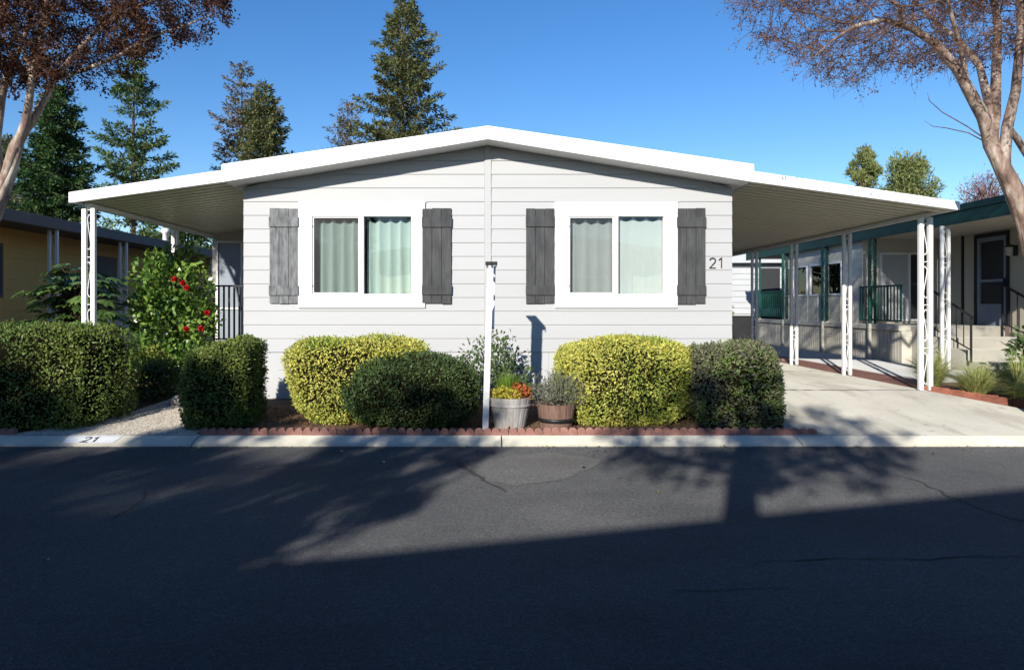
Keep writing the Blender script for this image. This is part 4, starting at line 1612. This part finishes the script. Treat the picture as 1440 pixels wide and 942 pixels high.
# fatsia: palmate leaves on stalks
root = thing('fatsia_shrub', 'big-leaved fatsia shrub in front of the tan house', 'shrub', (-6.75, 11.2, .24))
Ps, Ds, Ns, Ls = [], [], [], []
mb = MB()
for k in range(190):
    a = random.uniform(0, 6.283)
    rr = random.uniform(.1, .8)
    c = Vector((-6.75 + math.cos(a) * rr * .95, 11.1 + math.sin(a) * rr * .7, .9 + 1.45 * random.random() ** .8 * (1 - .25 * rr)))
    mb.tube([(-6.75 + random.uniform(-.15, .15), 11.1, max(.3, c.z - .55)), ((c.x - 6.75) / 2, 11.1 + (c.y - 11.1) / 2, c.z - .12), c], [.012, .006, .005], 4)
    fwd = Vector((math.cos(a), math.sin(a), random.uniform(-.5, .1))).normalized()
    side = fwd.cross(Vector((0, 0, 1))).normalized()
    for j in range(7):
        th = (j - 3) * .5
        Ps.append(c)
        Ds.append(fwd * math.cos(th) + side * math.sin(th) + Vector((0, 0, -.35)))
        Ns.append(Vector((0, 0, 1)) + fwd * .3)
        Ls.append(random.uniform(.2, .3) * (1 - .1 * abs(j - 3)))
V, Q = leaf_cards(np.array(Ps), np.array(Ds), np.array(Ns), np.array(Ls), np.array(Ls) * .36)
np_mesh('foliage', V, Q, 'fatsia', root)
mb.build('stem', 'stem', root, smooth=True)
blob_shrub('leafy_shrub', 'loose grey-green shrub against the siding behind the white post', 'shrub', [(-.05, 9.45, .62, .4, .3, .42), (.28, 9.5, .7, .3, .28, .4), (.1, 9.5, 1.0, .28, .25, .28), (-.28, 9.45, .8, .25, .22, .3), (.5, 9.5, .5, .2, .2, .25)], 'shrub', 1500, .075, (.08, 9.5, .16), wide=.45, shell=.6, stems=14, stem_r=.008)
gr = 'feathery grass clumps by the driveway'
for i, (x, y, h, n_, lab) in enumerate(((7.12, 9.95, .55, 900, 'straw-green feather grass clump nearest the front carport post'),
                              (7.75, 10.0, .62, 1000, 'widest feather grass clump, in front of the steps'),
                              (7.0, 10.75, .75, 700, 'tall feather grass clump behind the front carport post'),
                              (7.45, 9.25, .42, 700, 'low green feather grass clump near the brick border at frame edge'),
                              (8.3, 10.3, .5, 700, 'feather grass clump below the dark broad-leaved shrub'))):
    tuft('feather_grass', lab, 'grass clump', (x, y, .24), int(n_ * 1.5), h * 1.2, .62, 'feather', .0045, 1.0, gr, .09)
blob_shrub('broadleaf_shrub', 'dark broad-leaved shrub at the right beside the porch steps', 'shrub', [(8.75, 10.9, .75, .35, .4, .4), (9.05, 11.1, .95, .4, .4, .4), (8.6, 10.7, .6, .25, .25, .25), (9.2, 10.9, .7, .4, .4, .45)], 'shrub', 1100, .16, (8.9, 10.9, .26), wide=.4, droop=.3, stems=9)
blob_shrub('small_shrub', 'small green shrub seen under the far end of the carport', 'shrub', [(8.4, 24.5, .9, .35, .35, .5), (8.5, 24.6, 1.4, .3, .3, .4)], 'shrub_lime', 900, .1, (8.4, 24.5, .25), stems=5)
rk = MB()
rk.lathe([(.001, .13), (.08, .12), (.13, .07), (.14, .02), (.1, -.03)], (-4.35, 9.6, .22), 9, lambda k: 1 + .18 * math.sin(k * 2.3))
tag(rk.build('stone', 'rock', None, (-4.35, 9.6, .2), bevel=.02), 'pale stone beside the gravel path behind the big hedge', 'stone')

# ------------------------------------------------------------------ trees
conifer('conifer_tree', 'dense dark conifer with a rounded top above the tan house', 80, 118, 38, 74, 'conifer_dark', 46000, .6, 44, .0, .15, .24, seed=3, round_top=1.4, cw=.4, tuft=.7)
conifer('conifer_tree', 'pale yellowish conifer behind the crape myrtle trunk at the left edge', 12, 190, 44, 62, 'redwood', 22000, .6, 30, .05, .15, .26, seed=4, round_top=1.6, cw=.4, tuft=.7)
conifer('conifer_tree', 'tall sparse conifer with open tiered branches over the porch awning', 191, 58, 34, 82, 'conifer_mid', 20000, .45, 21, .06, .02, .22, seed=5, tuft=.5, bare=.03, round_top=1.1, cw=.4)
conifer('conifer_tree', 'thin brownish redwood left of a bushier green redwood', 338, 84, 41, 72, 'redwood_brown', 17000, .55, 30, .08, .08, .23, seed=6, tuft=.5, bare=.15, round_top=1.1, cw=.4)
conifer('conifer_tree', 'bushy green redwood touching the thin brownish redwood', 372, 116, 36, 96, 'redwood', 48000, .75, 46, .0, .16, .22, seed=7, cw=.4, tuft=.6)
conifer('conifer_tree', 'tallest pointed redwood above the gable roof', 570, -12, 41, 150, 'redwood', 88000, .75, 60, .02, .15, .25, seed=8, cw=.4, tuft=.55)
conifer('conifer_tree', 'small brown-tipped redwood at the foot of the tallest redwood', 489, 138, 46, 105, 'redwood_brown', 26000, .8, 38, .05, .13, .24, seed=9, cw=.4, tuft=.5)
conifer('conifer_tree', 'low green conifer glimpsed between the porch awning and the tan roof', 262, 285, 30, 60, 'conifer_mid', 14000, .5, 22, .05, .1, .22, seed=10, round_top=1.6, cw=.4)


def puffy(name, label, px, top_py, d, hw, mat, n, seed, lumps, card=.22, group='light green trees beyond the carport', deep=1.9):
    r_ = random.Random(seed)
    X = (px - 686) * d / F
    H = at(px, top_py, d).z
    R = hw * d / F
    blobs = []
    for k in range(lumps):
        a = r_.uniform(0, 6.283)
        t = r_.random()
        rr = R * (1 - .7 * t) * r_.uniform(.15, 1.0)
        s = R * r_.uniform(.09, .2)
        blobs.append((X + math.cos(a) * rr, d + math.sin(a) * rr, H - s * .9 - (1 - t) * R * deep, s, s, s * r_.uniform(1.0, 1.9)))
    root = thing(name, label, 'tree', (X, d, .24), group)
    B = np.array(blobs)
    idx = RNG.integers(0, lumps, n)
    U = rnd(n)
    P = B[idx, :3] + U * RNG.random((n, 1)) ** .55 * B[idx, 3:6] * RNG.uniform(.8, 1.35, (n, 1))
    V, Q = leaf_cards(P, unit(U * .6 + rnd(n) * .6 + [0, 0, .6]), rnd(n), RNG.uniform(.6, 1.4, n) * card, RNG.uniform(.2, .4, n) * card)
    mb = MB()
    mb.tube([(X, d, .2), (X + .1, d, H * .4), (X, d, H * .75)], [.16, .12, .04], 8)
    for b in blobs:
        mb.tube([(X + .05, d, min(b[2] - .3, H * .45)), ((X + b[0]) / 2, (d + b[1]) / 2, b[2] - b[5] * .8), b[:3]], [.07, .04, .012], 5, cap=False)
    mb.build('trunk', 'cbark', root, smooth=True)
    np_mesh('crown', V, Q, mat, root)
    return root


puffy('pine_tree', 'narrow light green treetop just right of the carport roof line', 1216, 206, 38, 34, 'pine_light', 7000, 1, 34, .19)
puffy('pine_tree', 'wide light green rounded treetop beside the narrower one', 1274, 222, 36, 78, 'pine_light', 17000, 5, 84, .19, deep=1.3)
puffy('bougainvillea', 'pink-flowering bougainvillea above the green fascia', 1388, 246, 24, 66, 'bougain', 2600, 8, 44, .10, None, .55)


def interp(x, pts):
    if x <= pts[0][0]:
        return pts[0][1]
    for (xa, ya), (xb, yb) in zip(pts, pts[1:]):
        if x <= xb:
            return ya + (yb - ya) * (x - xa) / (xb - xa)
    return pts[-1][1]


def crown_points(n, c, r, bound, seed):
    """points through a flat-bottomed vase crown whose under-edge is bound(x) as the photograph shows it"""
    rs = np.random.default_rng(seed)
    out_ = []
    while len(out_) < n:
        u = rs.normal(size=3)
        u /= np.linalg.norm(u)
        p = np.array(c) + u * rs.random() ** .42 * np.array(r)
        px, py = 686 + p[0] * F / p[1], 430 - (p[2] - CAM_H) * F / p[1]
        # the under-edge at the middle of the crown, nearer and farther points a little freer
        if py < interp(px, bound) + rs.normal() * 5:
            out_.append(p)
    return out_


def trace(pts, d, dy, r0, r1):
    n = len(pts)
    return [(tuple(at(x, y, d + dy * (i / max(1, n - 1)) ** 1.2)), r0 + (r1 - r0) * i / max(1, n - 1)) for i, (x, y) in enumerate(pts)]


D_ = 8.6
base = Vector((7.08, D_, .2))
trunkR = [((7.08, D_, .15), 0.146), ((7.02, D_, .8), 0.129), (tuple(at(1466, 400, D_)), 0.120), (tuple(at(1446, 318, D_)), 0.112), (tuple(at(1430, 275, D_)), 0.107), (tuple(at(1411, 238, D_)), 0.095), (tuple(at(1394, 205, D_)), 0.090)]
pathsR = [trunkR,
          trace([(1387, 203), (1383, 165), (1361, 125), (1347, 99), (1316, 62), (1282, 40), (1242, 28), (1200, 38), (1170, 58), (1140, 84)], D_, -.9, .085, .004),
          trace([(1387, 203), (1399, 165), (1401, 92), (1403, 31), (1393, -20), (1380, -70)], D_, .8, .075, .025),
          trace([(1404, 234), (1416, 180), (1428, 129), (1434, 62), (1437, 0), (1450, -60)], D_, -.4, .075, .025),
          trace([(1399, 172), (1387, 132), (1377, 92), (1345, 54), (1315, 31), (1288, 4), (1250, -40)], D_, 1.3, .06, .008),
          trace([(1416, 176), (1430, 195), (1447, 225), (1470, 180), (1500, 100)], D_, .3, .05, .02),
          trace([(1361, 125), (1352, 70), (1340, 30), (1325, -30)], D_, -.6, .04, .015),
          trace([(1282, 40), (1265, 10), (1225, -20), (1180, -35), (1130, -20)], D_ - .6, -.8, .03, .005)]
boundR = [(1020, 2), (1036, 32), (1060, 62), (1100, 84), (1140, 104), (1180, 122), (1220, 112), (1250, 94), (1280, 95), (1330, 105), (1360, 85), (1440, 70), (1520, 90), (1700, 110)]
AR = crown_points(4600, (6.5, 8.6, 6.0), (3.6, 2.7, 2.3), boundR, 3)
right_tree = branch_tree('crape_myrtle', 'bare-twigged crape myrtle with peeling tan bark at the right', 'tree', base, pathsR, AR, 'crape myrtles along the street', 'crape_seed', 42000, .038, twig_n=5, twig_len=.30, rtip=.0034, step=.13, kill=.17, clump=.05, twig_r=.003, strands=3)
mb = MB()
for pts in ([(1386, 196), (1360, 178), (1325, 158), (1307, 142), (1304, 130)], [(1384, 199), (1362, 187), (1330, 180), (1312, 178), (1300, 170)]):
    mb.tube([at(x, y, D_ - .2 * i / 4) for i, (x, y) in enumerate(pts)], [.008, .007, .006, .004, .002], 5)
mb.build('sucker_shoots', 'twig', right_tree, smooth=True)

D_ = 9.7
base = Vector((-7.8, D_, .2))
trunkL = [((-7.8, D_, .15), .14), ((-7.75, D_, .9), .13), (tuple(at(-55, 430, D_)), .115), (tuple(at(-20, 330, D_)), .105), (tuple(at(2, 275, D_)), .10), (tuple(at(12, 245, D_)), .095), (tuple(at(22, 208, D_)), .09)]
pathsL = [trunkL,
          trace([(22, 208), (36, 172), (40, 148), (45, 109), (56, 68), (63, 27), (68, -20), (60, -70)], D_, -.5, .065, .02),
          trace([(22, 208), (45, 170), (65, 136), (76, 112), (112, 68), (146, 34), (190, 10), (235, -5)], D_, .5, .06, .016),
          trace([(2, 275), (-6, 200), (2, 140), (8, 112), (24, 78), (41, 34), (44, -10)], D_, .9, .07, .02),
          trace([(45, 109), (30, 60), (10, 10), (-20, -50)], D_, -.9, .04, .015),
          trace([(76, 112), (120, 98), (165, 80), (210, 52), (262, 36), (300, 20)], D_ + .2, -.5, .035, .009),
          trace([(-6, 200), (-40, 120), (-80, 50), (-120, -20)], D_, .5, .05, .02)]
boundL = [(-400, 60), (-60, 110), (0, 120), (60, 118), (100, 112), (130, 128), (170, 118), (200, 92), (220, 78), (240, 62), (285, 58), (305, 40), (324, 14), (340, -30)]
AL = crown_points(2100, (-7.1, 9.7, 6.5), (3.6, 2.1, 2.5), boundL, 4)
left_tree = branch_tree('crape_myrtle', 'crape myrtle with dense dark brown leaves at the left edge', 'tree', base, pathsL, AL, 'crape myrtles along the street', 'crape_brown', 120000, .052, twig_n=4, twig_len=.28, rtip=.0045, step=.15, kill=.27, clump=.12, twig_r=.003, strands=2)


def copy_tree(src, loc, rz, label, scale=1.0, keep=None):
    r_ = src.copy()
    COL.objects.link(r_)
    r_.location = loc
    r_.rotation_euler = (0, 0, rz)
    r_.scale = (scale,) * 3
    r_['label'] = label
    for ch in list(src.children):
        if keep and ch.name.split('.')[0] not in keep:
            continue
        c = ch.copy()
        COL.objects.link(c)
        c.parent = r_
    return r_


# ------------------------------------------------------------------ across the street, behind the camera
def facing_house(label, xc, zc, y1, hw, eave_drop, ext):
    h = thing('facing_house', label, 'house', (xc, y1 - 6, 0))
    MB().box(xc - hw, xc + hw, y1 - 12, y1 - .5, 0, zc - .14 * hw - .1).build('wall', 'siding', h)
    mb = MB()
    mb.prism([(xc - ext, zc - .2 - .14 * ext), (xc, zc - .2), (xc + ext, zc - .2 - .14 * ext), (xc + ext, zc - .14 * ext), (xc, zc), (xc - ext, zc - .14 * ext)], y1 - 12.5, y1)
    mb.build('roof', 'roofwhite', h)
    for s in (-1, 1):
        w = MB().box(xc + s * 1.9 - .9, xc + s * 1.9 + .9, y1 - .5, y1 - .46, 1.4, 2.7).build('window', 'white', h)
        MB().box(xc + s * 1.9 - .8, xc + s * 1.9 + .8, y1 - .459, y1 - .45, 1.5, 2.6).build('pane', 'darkscreen', w)
    return h


facing_house('low gabled house across the street from the grey mobile home', 1.6, 4.3, -3.8, 3.7, .5, 6.9)
facing_house('second low gabled house across the street, by the tree row', -9.5, 4.3, -3.8, 3.7, .5, 4.8)
facing_house('third low gabled house across the street, beyond the driveway', 15.5, 4.3, -3.8, 3.7, .5, 6.0)
bs = Vector((-1.15, -2.9, 0))
rs = np.random.default_rng(11)
AS = []
while len(AS) < 420:
    u = rs.normal(size=3)
    u = u / np.linalg.norm(u) * rs.random() ** .4
    p = np.array([-1.0, -2.9, 4.7]) + u * np.array([1.75, 1.3, .85])
    AS.append(p)
pS = [[((-1.15, -2.9, -.05), .2), ((-1.13, -2.9, 2.0), .16), ((-1.15, -2.9, 3.9), .135), ((-1.12, -2.88, 4.6), .10), ((-1.2, -2.9, 5.2), .04)],
      [((-1.15, -2.9, 3.9), .06), ((-.6, -2.8, 4.2), .045), ((.1, -2.9, 4.5), .02)],
      [((-1.15, -2.9, 4.0), .05), ((-1.8, -3.0, 4.3), .035), ((-2.4, -2.9, 4.6), .015)]]
branch_tree('street_tree', 'straight-trunked thin-leaved tree across the street, in front of the gabled house', 'tree', bs, pS, AS, None, 'crape_seed', 9000, .08, twig_n=3, twig_len=.28, rtip=.006, step=.14, kill=.22, clump=.12)
def leafy(label, x, y, c, r, n, leaves, seed):
    rs_ = np.random.default_rng(seed)
    pts_ = []
    while len(pts_) < n:
        u_ = rs_.normal(size=3)
        u_ = u_ / np.linalg.norm(u_) * rs_.random() ** .4
        pts_.append(np.array(c) + u_ * np.array(r))
    pth = [[((x, y, -.05), .15), ((x + .05, y, 1.5), .12), ((x, y + .05, c[2] - r[2] * .9), .09), ((x, y, c[2]), .05)]]
    return branch_tree('street_tree', label, 'tree', Vector((x, y, 0)), pth, pts_, None, 'crape_brown', leaves, .10, twig_n=3, twig_len=.3, rtip=.006, step=.16, kill=.26, clump=.16)


leafy('wide leafy tree across the street, between two gabled houses', -10.9, -3.3, (-10.9, -3.3, 4.72), (1.95, 1.2, 1.25), 700, 24000, 21)
leafy('narrow leafy tree across the street, beside the wide one', -7.62, -3.3, (-7.62, -3.3, 4.7), (.68, .9, 1.2), 280, 8500, 23)
leafy('small leafy tree across the street, left of the straight-trunked one', -5.15, -3.2, (-4.95, -3.2, 4.05), (1.1, .9, 1.5), 380, 11000, 22)
leafy('tall leafy tree rising behind the second house across the street', -12.4, -16.5, (-12.4, -16.5, 9.3), (3.1, 1.6, .95), 620, 13000, 24)

# ------------------------------------------------------------------ fallen leaves on the road
for i, (px, py) in enumerate(((62, 790), (535, 634), (332, 643), (365, 661), (280, 632), (540, 652), (1225, 630), (927, 696), (870, 673), (818, 659), (1015, 628), (480, 637), (1312, 640), (985, 640), (655, 629), (770, 631))):
    x, y = gp(px, py)
    y = min(y, KY - .06)
    V, Q = leaf_cards(np.array([[x, y, .008]]), np.array([[random.uniform(-1, 1), random.uniform(-1, 1), .25]]), np.array([[.2, .1, 1.]]), np.array([random.uniform(.045, .065)]), np.array([random.uniform(.03, .045)]), .35)
    tag(np_mesh('fallen_leaf', V, Q, 'fallen', None, (x, y, .005)), 'dry yellow-brown leaf lying on the asphalt', 'leaf', 'fallen leaves on the road')

n = 900
xx = RNG.normal(0, 1, n) * 4.2 + RNG.choice([-5, -.2, 3, 6], n)
yy = KY - .005 - RNG.random(n) ** 2.2 * .5
P = np.stack([xx, yy, np.full(n, .007)], 1)
V, Q = leaf_cards(P, rnd(n) * [1, 1, .15], rnd(n) * .3 + [0, 0, 1], RNG.uniform(.008, .04, n), RNG.uniform(.004, .02, n), .2)
tag(np_mesh('leaf_litter', V, Q, 'mulch'), kind='stuff')

# ------------------------------------------------------------------ camera, light, view
cam_d = bpy.data.cameras.new('camera')
cam_d.lens, cam_d.sensor_width = 24.0, 36.0
cam_d.shift_x, cam_d.shift_y = 34 / 1440, -41 / 1440
cam_d.clip_start, cam_d.clip_end = .05, 2000
co = bpy.data.objects.new('camera', cam_d)
COL.objects.link(co)
co.location = (0, 0, CAM_H)
co.rotation_euler = (math.pi / 2, 0, 0)
sc.camera = co

sun = bpy.data.lights.new('sun', 'SUN')
sun.energy, sun.angle, sun.color = 5.0, math.radians(.6), (1.0, .95, .86)
so = bpy.data.objects.new('sun', sun)
COL.objects.link(so)
so.location = (-10, -20, 15)
so.rotation_euler = SUN.to_track_quat('-Z', 'Y').to_euler()

w = bpy.data.worlds.new('World')
sc.world = w
w.use_nodes = True
nt = w.node_tree
sky = nt.nodes.new('ShaderNodeTexSky')
sky.sky_type = 'NISHITA'
sky.sun_disc = False
sky.sun_elevation = math.asin(-SUN.z)
sky.sun_rotation = math.atan2(-SUN.x, -SUN.y)
sky.air_density, sky.dust_density, sky.ozone_density = 1.0, .1, 3.0
bg = nt.nodes['Background']
bg.inputs[1].default_value = .12
hs = nt.nodes.new('ShaderNodeHueSaturation')
hs.inputs['Saturation'].default_value = 1.27
hs.inputs['Hue'].default_value = .508
nt.links.new(sky.outputs[0], hs.inputs['Color'])
nt.links.new(hs.outputs[0], bg.inputs[0])
sc.view_settings.view_transform = 'Standard'
sc.view_settings.look = 'None'
sc.view_settings.gamma = 1
sc.view_settings.exposure = .45
sc.cycles.max_bounces = 8
sc.cycles.transparent_max_bounces = 16
